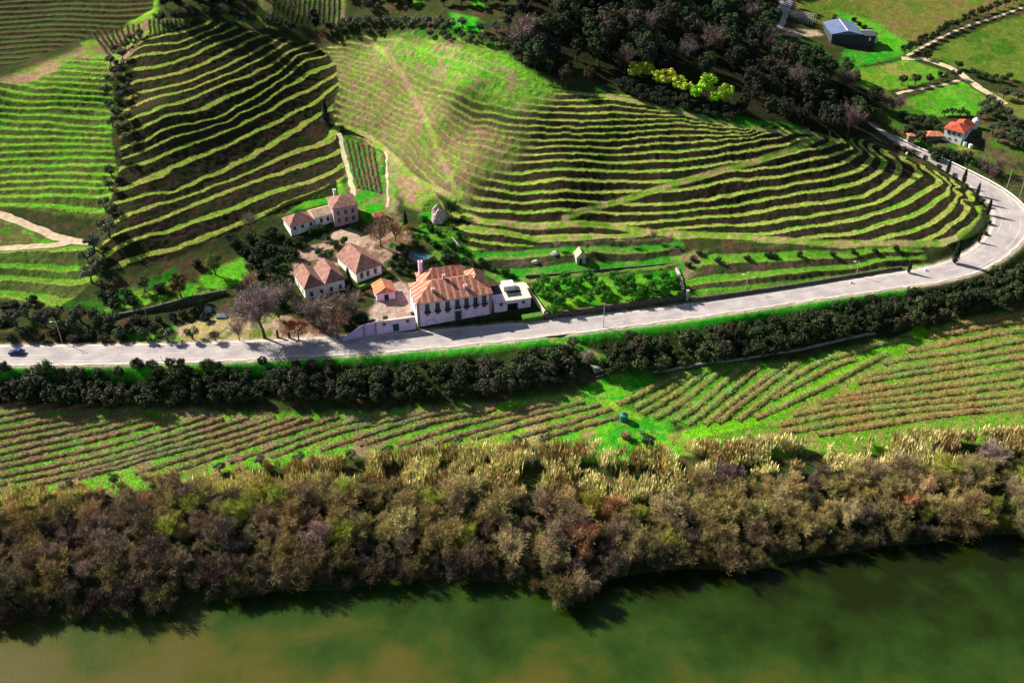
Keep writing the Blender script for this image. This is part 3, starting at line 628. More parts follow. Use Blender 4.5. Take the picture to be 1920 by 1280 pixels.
def limb(mb, a, b, r0, r1, rng, sag=.1, k=5):
    a = np.array(a, float); b = np.array(b, float); m = (a + b) / 2 + rng.normal(size=3) * np.linalg.norm(b - a) * sag
    t = np.linspace(0, 1, 5)[:, None]; p = (1 - t) ** 2 * a + 2 * t * (1 - t) * m + t * t * b
    tube(mb, p, np.linspace(r0, r1, 5), k); return p
def leafy(name, R_, H, base, n, leaf, nclump, seed, flat=.8, trunk_r=.2, hue=.25, open_=.34, bark=None):
    """trunk with limbs + a crown of leaf clumps between z=base and z=H, radius R_"""
    rng = np.random.default_rng(seed); tr = MB(); cr = MB()
    cz = (base + H) / 2; hz = (H - base) / 2
    cl = unit(rng.normal(size=(nclump, 3))) * (rng.uniform(.35, 1, nclump) ** .6)[:, None] * np.array([R_, R_, hz]) * .78 + [0, 0, cz]
    rc = R_ * open_ * rng.uniform(.65, 1.3, nclump); ct = rng.uniform(.62, 1.35, nclump)
    per = rng.multinomial(n, rc ** 2 / (rc ** 2).sum())
    pos = []; nr = []; ti = []
    for c_, r_, k_, t_ in zip(cl, rc, per, ct):
        d = unit(rng.normal(size=(k_, 3))); q = c_ + d * (rng.uniform(.1, 1, k_) ** .45 * r_)[:, None] * [1, 1, flat]
        pos.append(q); nr.append(unit(d + rng.normal(size=(k_, 3)) * .55 + [0, 0, .35]))
        t = t_ * rng.uniform(.7, 1.3, k_); h = rng.normal(size=k_) * hue * .4
        ti.append(np.stack([t * (1 + h), t, t * (1 - h * .5)], 1))
    leaves(cr, np.vstack(pos), np.vstack(nr), leaf, np.vstack(ti), rng)
    top = np.array([rng.normal() * .1 * R_, rng.normal() * .1 * R_, base + hz * .5])
    tube(tr, [(0, 0, -.6), (0, 0, base * .5), tuple(top)], [trunk_r * 1.35, trunk_r, trunk_r * .6], 7)
    for c_ in cl[:min(nclump, 9)]: limb(tr, top * [1, 1, .8], c_, trunk_r * .5, trunk_r * .12, rng)
    return (tr.mesh(name + '_trunk', bark or M_BARK), cr.mesh(name + '_crown', M_LEAF))
def bare(name, R_, H, n_main, n_sub, n_tw, tl, tw, seed, stem=0.0, trunk_r=.18, up=.5, lean=(0, 0), hue=.15, bark=None):
    """leafless tree: stems and boughs (trunk), fine twigs (crown)"""
    rng = np.random.default_rng(seed); tr = MB(); cr = MB(); P0 = []; D0 = []; T0 = []
    fork = np.array([lean[0] * .5, lean[1] * .5, stem])
    if stem > 0: tube(tr, [(0, 0, -.6), (fork[0] * .3, fork[1] * .3, stem * .5), tuple(fork)], [trunk_r * 1.4, trunk_r, trunk_r * .85], 7)
    for i in range(n_main):
        az = 2 * np.pi * (i + rng.uniform(-.4, .4)) / n_main; rr = R_ * rng.uniform(.45, .95) ; el = rng.uniform(.25, 1)
        tip = np.array([math.cos(az) * rr * (1.1 - .7 * el ** 2) + lean[0], math.sin(az) * rr * (1.1 - .7 * el ** 2) + lean[1], stem + (H - stem) * (.45 + .5 * el) * rng.uniform(.8, 1)])
        a = fork if stem > 0 else np.array([rng.normal() * .3, rng.normal() * .3, -.5])
        p = limb(tr, a, tip, trunk_r * .7, trunk_r * .15, rng, .12)
        ctint = rng.uniform(.65, 1.3)
        for j in range(n_sub):
            f = rng.uniform(.35, 1); k = int(f * 4); q = p[k] + (p[min(k + 1, 4)] - p[k]) * (f * 4 - k)
            d = unit(unit(tip - a) * .6 + rng.normal(size=3) * .75 + [0, 0, up * .5]); L = R_ * rng.uniform(.25, .5)
            e = q + d * L
            if j % 3 == 0: tube(tr, [q, (q + e) / 2 + rng.normal(size=3) * .1, e], [trunk_r * .14, trunk_r * .1, trunk_r * .04], 3)
            s_ = rng.uniform(0, 1, n_tw)[:, None]; P0.append(q + (e - q) * s_ + rng.normal(size=(n_tw, 3)) * R_ * .06)
            D0.append(unit(d * .7 + rng.normal(size=(n_tw, 3)) * .6 + [0, 0, up])); T0.append(ctint * rng.uniform(.65, 1.35, n_tw))
    P0 = np.vstack(P0); D0 = np.vstack(D0); T0 = np.concatenate(T0); n = len(P0)
    L = (tl * rng.uniform(.5, 1.4, n))[:, None]; s = unit(np.cross(D0, rng.normal(size=(n, 3)))) * (tw * rng.uniform(.6, 1.4, n))[:, None]
    mid = P0 + D0 * L * .55 + rng.normal(size=(n, 3)) * .08 * tl
    V = np.stack([P0 - s * .6, mid - s, P0 + D0 * L, mid + s], 1).reshape(-1, 3)
    h = rng.normal(size=n) * hue * .4; tt = np.stack([T0 * (1 + h), T0, T0 * (1 - h)], 1)
    cr.add(V, np.arange(n * 4).reshape(n, 4), np.repeat(tt, 4, 0))
    return (tr.mesh(name + '_trunk', bark or M_BARK), cr.mesh(name + '_crown', M_TWIG))
def shrub(name, R_, H, n, leaf, nclump, seed, open_=.42, hue=.3):
    rng = np.random.default_rng(seed); cr = MB()
    cl = unit(rng.normal(size=(nclump, 3))) * (rng.uniform(.2, 1, nclump) ** .5)[:, None] * np.array([R_, R_, H * .42]) * .75 + [0, 0, H * .45]
    cl[:, 2] = np.maximum(cl[:, 2], .12 * H); rc = R_ * open_ * rng.uniform(.6, 1.25, nclump); per = rng.multinomial(n, rc ** 2 / (rc ** 2).sum())
    for c_, r_, k_ in zip(cl, rc, per):
        d = unit(rng.normal(size=(k_, 3))); q = c_ + d * (rng.uniform(.1, 1, k_) ** .45 * r_)[:, None]; q[:, 2] = np.maximum(q[:, 2], -.2)
        t = rng.uniform(.6, 1.35) * rng.uniform(.7, 1.3, k_); h = rng.normal(size=k_) * hue * .4
        leaves(cr, q, unit(d + rng.normal(size=(k_, 3)) * .55 + [0, 0, .3]), leaf, np.stack([t * (1 + h), t, t * (1 - h * .5)], 1), rng)
    return (None, cr.mesh(name, M_LEAF))
def cypress(name, R_, H, n, seed):
    rng = np.random.default_rng(seed); tr = MB(); cr = MB()
    tube(tr, [(0, 0, -.5), (0, 0, H * .5), (0, 0, H * .9)], [.16, .11, .03], 6)
    z = rng.uniform(.05, 1, n); prof = np.clip(np.minimum((z - .02) / .18, 1) * (1 - z) ** .55 * 1.25, .02, 1); az = rng.uniform(0, 2 * np.pi, n); rr = R_ * prof * rng.uniform(.45, 1.08, n)
    pos = np.stack([np.cos(az) * rr, np.sin(az) * rr, z * H], 1); nr = unit(np.stack([np.cos(az), np.sin(az), .3 + rng.normal(size=n) * .4], 1) + rng.normal(size=(n, 3)) * .3)
    t = rng.uniform(.6, 1.4, n); leaves(cr, pos, nr, .2, np.stack([t, t, t], 1), rng, 1.5)
    return (tr.mesh(name + '_trunk', M_BARK), cr.mesh(name + '_crown', M_LEAF))
def conifer(name, R_, H, seed):
    rng = np.random.default_rng(seed); tr = MB(); cr = MB(); n = 1500
    tube(tr, [(0, 0, -.5), (0, 0, H * .5), (0, 0, H * .97)], [.24, .15, .03], 6)
    z = rng.uniform(.1, 1, n) ; lay = np.floor(z * 11) / 11 + .03; prof = (1 - lay) ** .8 * (1 - .45 * ((z * 11) % 1)); az = rng.uniform(0, 2 * np.pi, n); rr = R_ * prof * rng.uniform(.25, 1.1, n)
    pos = np.stack([np.cos(az) * rr, np.sin(az) * rr, z * H - rr * .15], 1); nr = unit(np.stack([np.cos(az) * .5, np.sin(az) * .5, .8 + 0 * az], 1) + rng.normal(size=(n, 3)) * .4)
    t = rng.uniform(.6, 1.4, n); leaves(cr, pos, nr, .32, np.stack([t, t, t], 1), rng)
    return (tr.mesh(name + '_trunk', M_BARK), cr.mesh(name + '_crown', M_LEAF))
def agave(name, seed):
    rng = np.random.default_rng(seed); cr = MB(); V = []; F = []; k = 26
    for i in range(k):
        az = rng.uniform(0, 6.28); el = rng.uniform(.25, 1.3); L = rng.uniform(1.1, 1.9); d = np.array([math.cos(az) * math.cos(el), math.sin(az) * math.cos(el), math.sin(el)]); s = np.array([-math.sin(az), math.cos(az), 0]) * .12
        m = d * L * .5 + [0, 0, .1]; b = len(V); V += [s * .6, -s * .6, m - s, m + s, d * L * [1, 1, .85]]; V[-5] = s * .6; V[-4] = -s * .6; F += [(b, b + 1, b + 2, b + 3), (b + 3, b + 2, b + 4, b + 4)]
    V = np.array(V); T = [f for f in F if f[2] != f[3]]; F4 = [(f[0], f[1], f[2], f[3]) for f in T]
    F3 = [(f[0], f[1], (f[2])) for f in F if f[2] == f[3]]
    cr.add(V, np.array([(a, b, c, d) for a, b, c, d in F4])); M = cr
    V2 = V.copy(); me = mesh_np(name, V2, np.array([(a, b, c_) for a, b, c_, d in F4] + [(a, c_, d) for a, b, c_, d in F4] + F3), M_LEAF, ('tint', rng.uniform(.7, 1.2, len(V2))))
    return (None, me)

rng0 = np.random.default_rng(7); random.seed(7)
PR = {
 'bank': [bare('riverside_tree', 4.3, 7.6, 10, 12, 44, 1.15, .036, 100 + i, 0, .18, .45, bark=M_PALEBARK) for i in range(5)],
 'plane': [bare('plane_tree', 8.2, 15.5, 14, 22, 34, 1.3, .05, 140, 6.0, .42, .25, (-1.8, 0))],
 'winter': [bare('winter_tree', 4.6, 9.5, 9, 12, 24, 1.0, .045, 150 + i, 2.4, .22, .5) for i in range(2)],
 'olive': [leafy('olive_tree', 2.2, 3.9, 1.1, 900, .20, 16, 160 + i, .85, .2) for i in range(3)],
 'forest': [leafy('forest_tree', [4.6, 3.6, 5.2, 4.2, 3.2][i], [11.5, 13, 10.5, 9.5, 12][i], 1.0, 2800, .30, [34, 24, 44, 26, 30][i], 170 + i, .8, .3, .35, [.32, .36, .25, .38, .3][i]) for i in range(5)],
 'mimosa': [leafy('mimosa_tree', 3.2, 7.2, 1.8, 1500, .26, 22, 180 + i, .8, .18, .3, .3) for i in range(2)],
 'citrus': [leafy('citrus_tree', 2.3, 4.3, .9, 1300, .19, 18, 190 + i, .85, .13, .25, .34) for i in range(3)],
 'broad': [leafy('broadleaf_tree', 3.6, 9.0, 2.0, 1700, .26, 24, 200 + i, .8, .25, .4, .32) for i in range(2)],
 'autumn': [leafy('autumn_tree', 3.4, 7.5, 2.2, 1500, .21, 20, 205, .8, .2, .3, .36)],
 'shrub': [shrub('shrub', 1.9, 2.8, 800, .22, 14, 210 + i) for i in range(4)],
 'thicket': [shrub('thicket_shrub', [2.6, 3.2, 2.2, 2.9, 2.5][i], [4.2, 3.5, 4.8, 3.9, 4.4][i], 1900, .19, 34, 220 + i, .26) for i in range(5)],
 'cypress': [cypress('cypress', 1.15, 8.5, 1500, 230)],
 'conifer': [conifer('conifer', 2.4, 9.5, 240)],
 'agave': [agave('agave', 250 + i) for i in range(2)],
}
PART = {'olive': ('trunk', 'crown')}
LBL = []     # (root, group) in order, for the labels that need an ordinal
def plant(kind, name, x, y, label, cat, group=None, color=(.05, .08, .02), s=1.0, sz=None, var=None, zoff=0.0, jit=.18):
    tr, cr = PR[kind][(var if var is not None else int(rng0.integers(0, 99))) % len(PR[kind])]
    z = float(G(x, y)) + zoff; rot = float(rng0.uniform(0, 6.283)) if kind != 'plane' else 0.0
    j = 1 + rng0.normal() * jit * .6; jh = rng0.normal(size=3) * jit * .25
    colr = tuple(float(max(.003, c_ * j * (1 + h))) for c_, h in zip(color, jh)) + (1.0,)
    if tr is None:
        o = link(name, cr); o.color = colr; root = o
    else:
        root = link(name, None); t = link('trunk', tr, root); o = link('crown', cr, root); o.color = colr; t.color = (1, 1, 1, 1)
    root.location = (float(x), float(y), z); root.rotation_euler = (0, 0, rot); q = s * float(rng0.uniform(.9, 1.1)) if jit else s
    root.scale = (q, q, (sz if sz else s) * q / s)
    tagk(root, label, cat, group); return root
def plant_px(kind, name, px, py, *a, **k):
    q = P([(px, py)])[0]; return plant(kind, name, q[0], q[1], *a, **k)
ORD = ['first', 'second', 'third', 'fourth', 'fifth', 'sixth', 'seventh', 'eighth', 'ninth', 'tenth', 'eleventh', 'twelfth', 'thirteenth', 'fourteenth', 'fifteenth', 'sixteenth', 'seventeenth', 'eighteenth', 'nineteenth', 'twentieth']
def rowof(kind, name, pts, desc, cat, group, color, s=1.0, axis='left', **k):
    """plants in a row; the label tells each by its place along that row"""
    pts = sorted(pts, key=lambda p: p[0] if axis == 'left' else p[1])
    for i, p in enumerate(pts):
        lab = '%s, %s from the %s' % (desc, ORD[i], axis) if len(pts) > 1 else desc
        plant_px(kind, name, p[0], p[1], lab, cat, group if len(pts) > 1 else None, color, (p[2] if len(p) > 2 else s), **k)
def inpoly(poly, n, mind, tries=6000, seed=1):
    r = np.random.default_rng(seed); q = P(poly)[:, :2]; lo = q.min(0); hi = q.max(0); out = []
    for _ in range(tries):
        p = r.uniform(lo, hi); ins = False
        for i in range(len(q)):
            a, b = q[i], q[(i + 1) % len(q)]
            if (a[1] > p[1]) != (b[1] > p[1]) and p[0] < (b[0] - a[0]) * (p[1] - a[1]) / (b[1] - a[1]) + a[0]: ins = not ins
        if ins and all((p[0] - o[0]) ** 2 + (p[1] - o[1]) ** 2 > mind * mind for o in out):
            out.append(p)
            if len(out) >= n: break
    return out

# --- riverside trees: rows from the waterline up to the reeds
def shore_y(px): return np.interp(px, [p[0] for p in SHORE], [p[1] for p in SHORE])
REEDLOW = [(-90,968),(0,955),(150,925),(300,908),(420,925),(560,912),(680,905),(800,912),(900,905),(1000,925),(1080,915),(1150,940),(1230,925),(1300,890),(1450,880),(1600,872),(1750,868),(1850,860),(2000,850),(2100,845)]
def reed_y(px): return np.interp(px, [p[0] for p in REEDLOW], [p[1] for p in REEDLOW])
BANKCOL = {'brown': (.25,.185,.105), 'purple': (.26,.185,.15), 'olive': (.29,.235,.085), 'green': (.30,.33,.05), 'rust': (.42,.20,.09), 'dark': (.13,.09,.07), 'straw': (.42,.33,.15)}
rb = np.random.default_rng(21); taken = []
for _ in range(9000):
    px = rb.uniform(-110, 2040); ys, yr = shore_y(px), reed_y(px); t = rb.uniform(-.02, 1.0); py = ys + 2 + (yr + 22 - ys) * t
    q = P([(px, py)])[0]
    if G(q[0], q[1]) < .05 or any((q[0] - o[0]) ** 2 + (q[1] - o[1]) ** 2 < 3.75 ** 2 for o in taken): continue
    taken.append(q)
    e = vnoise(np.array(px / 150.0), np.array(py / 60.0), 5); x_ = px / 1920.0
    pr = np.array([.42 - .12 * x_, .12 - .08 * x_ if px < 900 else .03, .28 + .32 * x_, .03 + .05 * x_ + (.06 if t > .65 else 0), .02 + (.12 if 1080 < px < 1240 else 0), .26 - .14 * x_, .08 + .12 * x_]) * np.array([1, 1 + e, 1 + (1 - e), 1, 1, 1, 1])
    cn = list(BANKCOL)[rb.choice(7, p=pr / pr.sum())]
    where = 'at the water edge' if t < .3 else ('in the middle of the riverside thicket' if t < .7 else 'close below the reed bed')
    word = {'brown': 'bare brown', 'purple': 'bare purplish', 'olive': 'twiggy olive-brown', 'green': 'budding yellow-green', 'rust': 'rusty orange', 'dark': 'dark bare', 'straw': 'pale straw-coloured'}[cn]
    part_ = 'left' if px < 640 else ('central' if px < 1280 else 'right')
    plant('bank', 'riverside_tree', q[0], q[1], '%s tree %s, %s stretch of bank' % (word, where, part_), 'tree', '%s riverside trees %s, %s' % (cn, where, part_), tuple(c_ * (.42 + .58 * float(sstep(.05, .5, t))) for c_ in BANKCOL[cn]), s=rb.uniform(.45, 1.05), sz=None)  # crown colours darken towards the water: painted shade of the front row
N_BANK = len(taken); print('riverside trees', N_BANK)
for px, py, cn, lab, s in ((1085,1118,'brown','big bare bush leaning over the river on the little spur',.95),(1150,1008,'rust','rusty bramble mound in the shadowed gap of the thicket',.55),(1700,955,'rust','bright orange dead bush in the right part of the thicket',.8),(1832,985,'green','pale green feathery bush in the right part of the thicket',.8),(925,985,'olive','tall domed greenish-brown tree standing above its neighbours',1.15),(860,945,'straw','tall feathery brown-topped tree rising into the reeds',1.2),(1150,965,'dark','dark maroon bare bush among the reeds',.62),(1858,872,'purple','purplish bare tree at the right end of the reed bed',.9)):
    q = P([(px, py)])[0]; plant('bank', 'riverside_tree', q[0], q[1], lab, 'tree', None, BANKCOL[cn], s=s, jit=.05)
# --- reed bed (one mass of canes)
def reeds():
    r = np.random.default_rng(3); pts = []
    top = [(-90,935),(0,915),(150,903),(300,888),(430,872),(560,862),(700,850),(850,834),(1000,826),(1110,826),(1150,846),(1210,842),(1300,824),(1420,818),(1560,822),(1700,812),(1850,802),(2000,790)]
    X = r.uniform(-110, 2050, 31000); yt = np.interp(X, [p[0] for p in top], [p[1] for p in top]) + 14; yl = reed_y(X) + 16
    Y = yt + (yl - yt) * r.uniform(0, 1, len(X))
    q = P(np.stack([X, Y], 1)); den = fbm(q[:, 0] / 5, q[:, 1] / 5, 91, 3); keep = (den > .455) & (r.uniform(0, 1, len(X)) < .8); q = q[keep]; den = den[keep]
    z = G(q[:, 0], q[:, 1]); n = len(q); V = []; C = []
    hgt = 3.7 * r.uniform(.7, 1.25, n) * (.45 + 1.1 * fbm(q[:, 0] / 8, q[:, 1] / 8, 92, 2))
    base = np.stack([q[:, 0], q[:, 1], z - .2], 1)
    hue = fbm(q[:, 0] / 12, q[:, 1] / 12, 93, 2)
    lc = np.stack([.66 + .2 * hue, .53 + .22 * hue, .23 + .15 * hue], 1) * r.uniform(.7, 1.25, (n, 1))
    gmask = r.uniform(0, 1, n) < .25; lc[gmask] = lc[gmask] * [.75, 1.0, .6]; bmask = fbm(q[:, 0] / 6, q[:, 1] / 6, 95, 2) > .56; lc[bmask] = lc[bmask] * [.62, .52, .48]
    for k in range(4):
        az = r.uniform(0, 6.28, n); lean = r.uniform(.05, .3, n); d = np.stack([np.cos(az) * lean, np.sin(az) * lean, np.ones(n)], 1)
        sd = np.stack([-np.sin(az), np.cos(az), 0 * az], 1); hh = (hgt * r.uniform(.7, 1.05, n))[:, None]
        b = base + d * hh * (0 if k == 0 else r.uniform(.35, .55, (n, 1))); wd = (.07 if k == 0 else .13) * r.uniform(.7, 1.4, (n, 1)); top_ = base + d * hh
        mid = (b * .45 + top_ * .55)
        V.append(np.stack([b - sd * wd * .4, mid - sd * wd, top_, mid + sd * wd], 1)); C.append(np.repeat((lc * (.45 if k == 0 else 1.0))[:, None], 4, 1))
    V = np.concatenate(V).reshape(-1, 3); C = np.concatenate(C).reshape(-1, 3)
    o = link('reed_bed', mesh_np('reed_bed', V, np.arange(len(V)).reshape(-1, 4), M_LEAF, ('tint', C))); o.color = (1, 1, 1, 1)
    tagk(o, 'dense bed of pale straw reeds between vineyard and riverside trees', 'reeds', kind='stuff')
reeds()
# --- olives along the reed bed
rowof('olive', 'olive_bush', [(128,922),(215,905),(412,884),(490,872),(562,868),(660,862),(726,852),(788,850),(858,842),(968,838),(1020,834)], 'grey-green olive bush between vineyard and reeds', 'olive tree', 'olive bushes along the reed bed', (.085,.105,.06), .85)
plant_px('olive', 'olive_bush', 1212, 838, 'round dark olive bush beside the teal water tank', 'olive tree', None, (.05,.075,.04), 1.25)
plant_px('shrub', 'shrub', 1172, 822, 'rust-brown dry bush beside the teal water tank', 'shrub', None, (.24,.15,.08), .8)
plant_px('olive', 'olive_bush', 1408, 838, 'small grey olive bush at the tip of the green track', 'olive tree', None, (.085,.11,.06), .8)
plant_px('shrub', 'shrub', 1366, 830, 'lone blackish bush at the field corner above the reeds', 'shrub', None, (.012,.014,.01), .55)
# --- thicket on the bank below the road
def along(L, step, rows, seed, jx=1.0):
    r = np.random.default_rng(seed); q = smoothline(P(L), 1.0); d = np.r_[0, np.cumsum(np.hypot(*np.diff(q[:, :2], axis=0).T))]
    t = np.stack([np.gradient(q[:, 0]), np.gradient(q[:, 1])], 1); t = unit(t); nn = np.stack([-t[:, 1], t[:, 0]], 1); out = []
    for k in rows:
        for s in np.arange(r.uniform(0, step), d[-1], step):
            i = np.searchsorted(d, s + r.uniform(-.3, .3) * step); i = min(i, len(q) - 1); out.append((q[i, :2] + nn[i] * (k + r.normal() * .5 * jx), k))
    return out
BANKL = [(-80,735),(0,735),(200,737),(450,735),(700,728),(900,714),(1010,697),(1085,684)]
BANKR = [(1130,676),(1200,672),(1330,656),(1500,628),(1650,598),(1800,572),(1920,535),(1985,505),(2040,470)]
for L, nm, step in ((BANKL, 'left', 4.5), (BANKR, 'right', 4.5)):
    for p, k in along(L, step, (-3.6, -.6, 2.2, 4.8), 31 + len(nm)):
        if k > 4 and nm == 'left' and px_of(p[0], p[1], 12)[0] < 260: continue
        zn = ('west end' if px_of(p[0], p[1], 10)[0] < (380 if nm == 'left' else 1400) else ('middle' if px_of(p[0], p[1], 10)[0] < (750 if nm == 'left' else 1670) else 'east end')).replace('west', 'left').replace('east', 'right')
        e = float(vnoise(np.array(p[0] / 14), np.array(p[1] / 14), 8)); colr = (.034,.050,.018) if e < .5 else ((.060,.058,.032) if e < .62 else (.050,.070,.025))
        plant('thicket', 'thicket_shrub', p[0], p[1], 'dark scrubby bush, %s of the %s hedge below the road, %s' % (zn, nm, 'foot of bank' if k < -1 else ('mid slope' if k < 3 else 'top of bank')), 'shrub', 'scrub below the road, %s %s %s' % (nm, zn, 'foot' if k < -1 else ('mid' if k < 3 else 'top')), colr, s=rb.uniform(.7, 1.35) * (1.2 if k < 0 else (1.0 if k < 3 else .72)))
rowof('agave', 'agave', [(728,732),(773,732),(805,728),(842,724),(876,728),(930,716),(985,708)], 'pale agave at the hedge foot left of the ramp', 'agave', 'agaves along the hedge foot', (.26,.28,.22), .95)
rowof('agave', 'agave', [(1300,668),(1345,668),(1358,645),(1512,620),(1588,632),(1782,592),(1798,588),(1815,582),(1832,582),(1850,576),(1880,570),(1897,565)], 'pale agave at the hedge foot right of the ramp', 'agave', 'agaves along the right hedge foot', (.24,.27,.18), .9)
# --- olives dividing the two hillsides
rowof('olive', 'olive_tree', [(264,75),(246,80),(236,94),(216,100),(230,112),(208,124),(226,130),(216,142),(208,158),(238,172),(204,178),(228,188),(240,202)], 'dark grey olive in the upper half of the dividing row', 'olive tree', 'upper olives of the dividing row', (.055,.07,.045), .98, axis='top')
rowof('olive', 'olive_tree', [(208,206),(218,218),(240,228),(212,238),(236,246),(240,268),(228,304),(210,332),(206,356),(196,388),(210,402)], 'grey olive in the lower half of the dividing row', 'olive tree', 'lower olives of the dividing row', (.06,.08,.045), 1.0, axis='top')
plant_px('olive', 'olive_tree', 206, 446, 'large silvery olive at the bend of the sandy track', 'olive tree', None, (.085,.11,.06), 1.75)
rowof('olive', 'olive_tree', [(178,470),(166,492),(186,508),(172,530)], 'silvery olive below the sandy track bend', 'olive tree', 'olives below the track bend', (.09,.105,.07), 1.35, axis='top')
rowof('olive', 'olive_tree', [(30,612),(52,596),(85,612),(108,604),(128,622),(152,604),(186,606),(212,612)], 'dark olive in the lower left grove above the road', 'olive tree', 'olives of the lower left grove', (.05,.065,.035), 1.35)
rowof('thicket', 'scrub_bush', [(8,580),(28,576),(62,570),(20,640),(50,632),(80,640),(110,632),(140,640),(165,634),(5,610),(195,640),(225,634),(250,626)], 'dark scrub bush on the slope behind the street lamp', 'shrub', 'scrub behind the left end of the road', (.05,.055,.03), .8)
plant_px('shrub', 'shrub', 10, 606, 'vivid green bush at the left edge of the grove', 'shrub', None, (.06,.17,.015), 1.1)
rowof('olive', 'olive_tree', [(228,634),(270,636),(314,638),(362,636)], 'round olive beside the road left of the bare plane tree', 'olive tree', 'roadside olives', (.075,.11,.05), 1.08)
plant_px('olive', 'olive_tree', 405, 640, 'brownish round tree between roadside olives and bare tree', 'tree', None, (.10,.075,.05), .95)
plant_px('winter', 'winter_tree', 449, 638, 'small bare pale-brown tree left of the big plane', 'tree', None, (0.416,0.304,0.208), .72)
plant_px('plane', 'plane_tree', 497, 634, 'huge bare purplish plane tree standing beside the road', 'tree', None, (.30,.215,.21), 1.0, jit=0)
plant_px('autumn', 'autumn_tree', 560, 637, 'orange-leaved tree in front of the double-gabled barn', 'tree', None, (.40,.115,.03), .95)
plant_px('winter', 'winter_tree', 633, 636, 'bare reddish-brown tree by the pink wall end', 'tree', None, (0.224,0.136,0.104), 1.0)
plant_px('winter', 'winter_tree', 606, 622, 'bare grey tree in front of the barn gables', 'tree', None, (0.304,0.232,0.192), 1.05)
plant_px('winter', 'winter_tree', 655, 606, 'bare brown tree between barn and pink outbuilding', 'tree', None, (0.240,0.176,0.136), 1.05)
plant_px('winter', 'winter_tree', 538, 575, 'bare grey-brown tree left of the barn wall', 'tree', None, (0.208,0.176,0.112), 1.0)
plant_px('winter', 'winter_tree', 470, 545, 'reddish bare tree behind the big plane crown', 'tree', None, (0.384,0.224,0.176), .75)
plant_px('winter', 'winter_tree', 714, 462, 'brown bare tree in the yard behind the barn', 'tree', None, (0.256,0.176,0.112), 1.15)
plant_px('winter', 'winter_tree', 742, 452, 'rust-tinged bare tree right of the brown yard tree', 'tree', None, (0.352,0.208,0.096), .8)
plant_px('autumn', 'autumn_tree', 764, 438, 'small golden-leaved tree by the little cypress', 'tree', None, (.34,.22,.04), .5)
plant_px('conifer', 'conifer', 655, 540, 'dark conifer between the two barns', 'tree', None, (.02,.035,.015), .85)
plant_px('conifer', 'conifer', 612, 232, 'lone dark conifer where dark slope and lit slope meet', 'tree', None, (.012,.035,.02), 1.05)
plant_px('shrub', 'shrub', 640, 246, 'green bush at the foot of the lone conifer', 'shrub', None, (.03,.10,.012), 1.0)
plant_px('broad', 'broadleaf_tree', 404, 515, 'yellow-green leafy tree on the small lawn', 'tree', None, (.085,.14,.02), .95)
plant_px('broad', 'broadleaf_tree', 340, 558, 'russet-and-green leafy tree by the garden wall', 'tree', None, (.10,.07,.025), 1.05)
plant_px('broad', 'broadleaf_tree', 272, 548, 'slender dull-green tree in the terraced garden', 'tree', None, (.075,.095,.03), .72)
rowof('shrub', 'garden_shrub', [(214,560),(238,556),(216,575),(195,560),(300,545),(248,572),(370,500),(440,455),(470,452),(458,470)], 'dark shrub in the terraced garden above the stone wall', 'shrub', 'garden shrubs above the stone wall', (.035,.06,.025), 1.1)
plant_px('shrub', 'shrub', 237, 562, 'bright green bush in the terraced garden', 'shrub', None, (.035,.16,.02), .8)
plant_px('winter', 'winter_tree', 470, 432, 'wispy grey tree at the lower end of the dark slope', 'tree', None, (0.208,0.192,0.144), .75)
rowof('thicket', 'evergreen_shrub', [(520,500),(528,520),(524,548),(512,480),(480,482),(495,468),(505,560)], 'dark evergreen shrub left of the barns', 'shrub', 'evergreens left of the barns', (.018,.045,.014), 1.0, axis='top')
rowof('thicket', 'evergreen_shrub', [(585,440),(602,434),(612,450),(628,462),(600,478),(618,480),(645,458),(665,432)], 'green shrub between the barns and the rear farmhouse', 'shrub', 'shrubs between barns and rear farmhouse', (.03,.075,.014), .72)
plant_px('cypress', 'cypress', 761, 425, 'small black cypress behind the pond', 'cypress', None, (.012,.02,.01), .75)
plant_px('broad', 'broadleaf_tree', 846, 408, 'dark grey-green tree beside the pale rock', 'tree', None, (.03,.05,.03), .72)
plant_px('shrub', 'shrub', 849, 428, 'round yellow-green clipped bush above the vegetable beds', 'shrub', None, (.14,.20,.015), .62)
rowof('shrub', 'garden_shrub', [(795,415),(806,432),(822,440),(800,450),(815,462),(845,462),(862,445),(780,462),(862,470),(836,476)], 'lush green shrub in the beds behind the manor', 'shrub', 'garden shrubs behind the manor', (.022,.10,.012), .85)
rowof('shrub', 'garden_shrub', [(745,510),(752,500),(820,505),(772,500)], 'dark bush beside the round pond', 'shrub', 'bushes beside the pond', (.03,.05,.02), .8)
rowof('shrub', 'garden_shrub', [(688,602),(700,604),(722,600),(774,590)], 'small courtyard bush behind the long pink wall', 'shrub', 'courtyard bushes', (.03,.10,.015), .5)
plant_px('thicket', 'evergreen_shrub', 674, 608, 'tall dark evergreen at the left end of the courtyard', 'shrub', None, (.015,.028,.012), 1.15)
# citrus orchard
orch = [(1008,552),(1025,560),(1040,545),(1062,540),(1048,575),(1085,538),(1110,536),(1070,562),(1105,570),(1128,548),(1138,566),(1120,556),(1160,540),(1165,560),(1185,548),(1205,555),(1180,535),(1225,545),(1212,530),(1240,552),(1262,548),(1245,530),(1268,536),(1225,562),(1195,568),(1150,528),(1100,528),(1060,528),(1020,536),(1036,592)]
for px, py in orch:
    rowk = 'front' if py > 558 else ('middle' if py > 543 else 'back'); sd = 'left' if px < 1095 else ('middle' if px < 1185 else 'right')
    plant_px('citrus', 'citrus_tree', px, py, 'round bright green citrus tree in the walled orchard, %s row, %s part' % (rowk, sd), 'citrus tree', 'citrus trees, %s row %s' % (rowk, sd), (.035,.15,.012), 1.0)
plant_px('citrus', 'citrus_tree', 1244, 556, 'largest and brightest citrus tree at the orchard right end', 'citrus tree', None, (.05,.20,.012), 1.6)
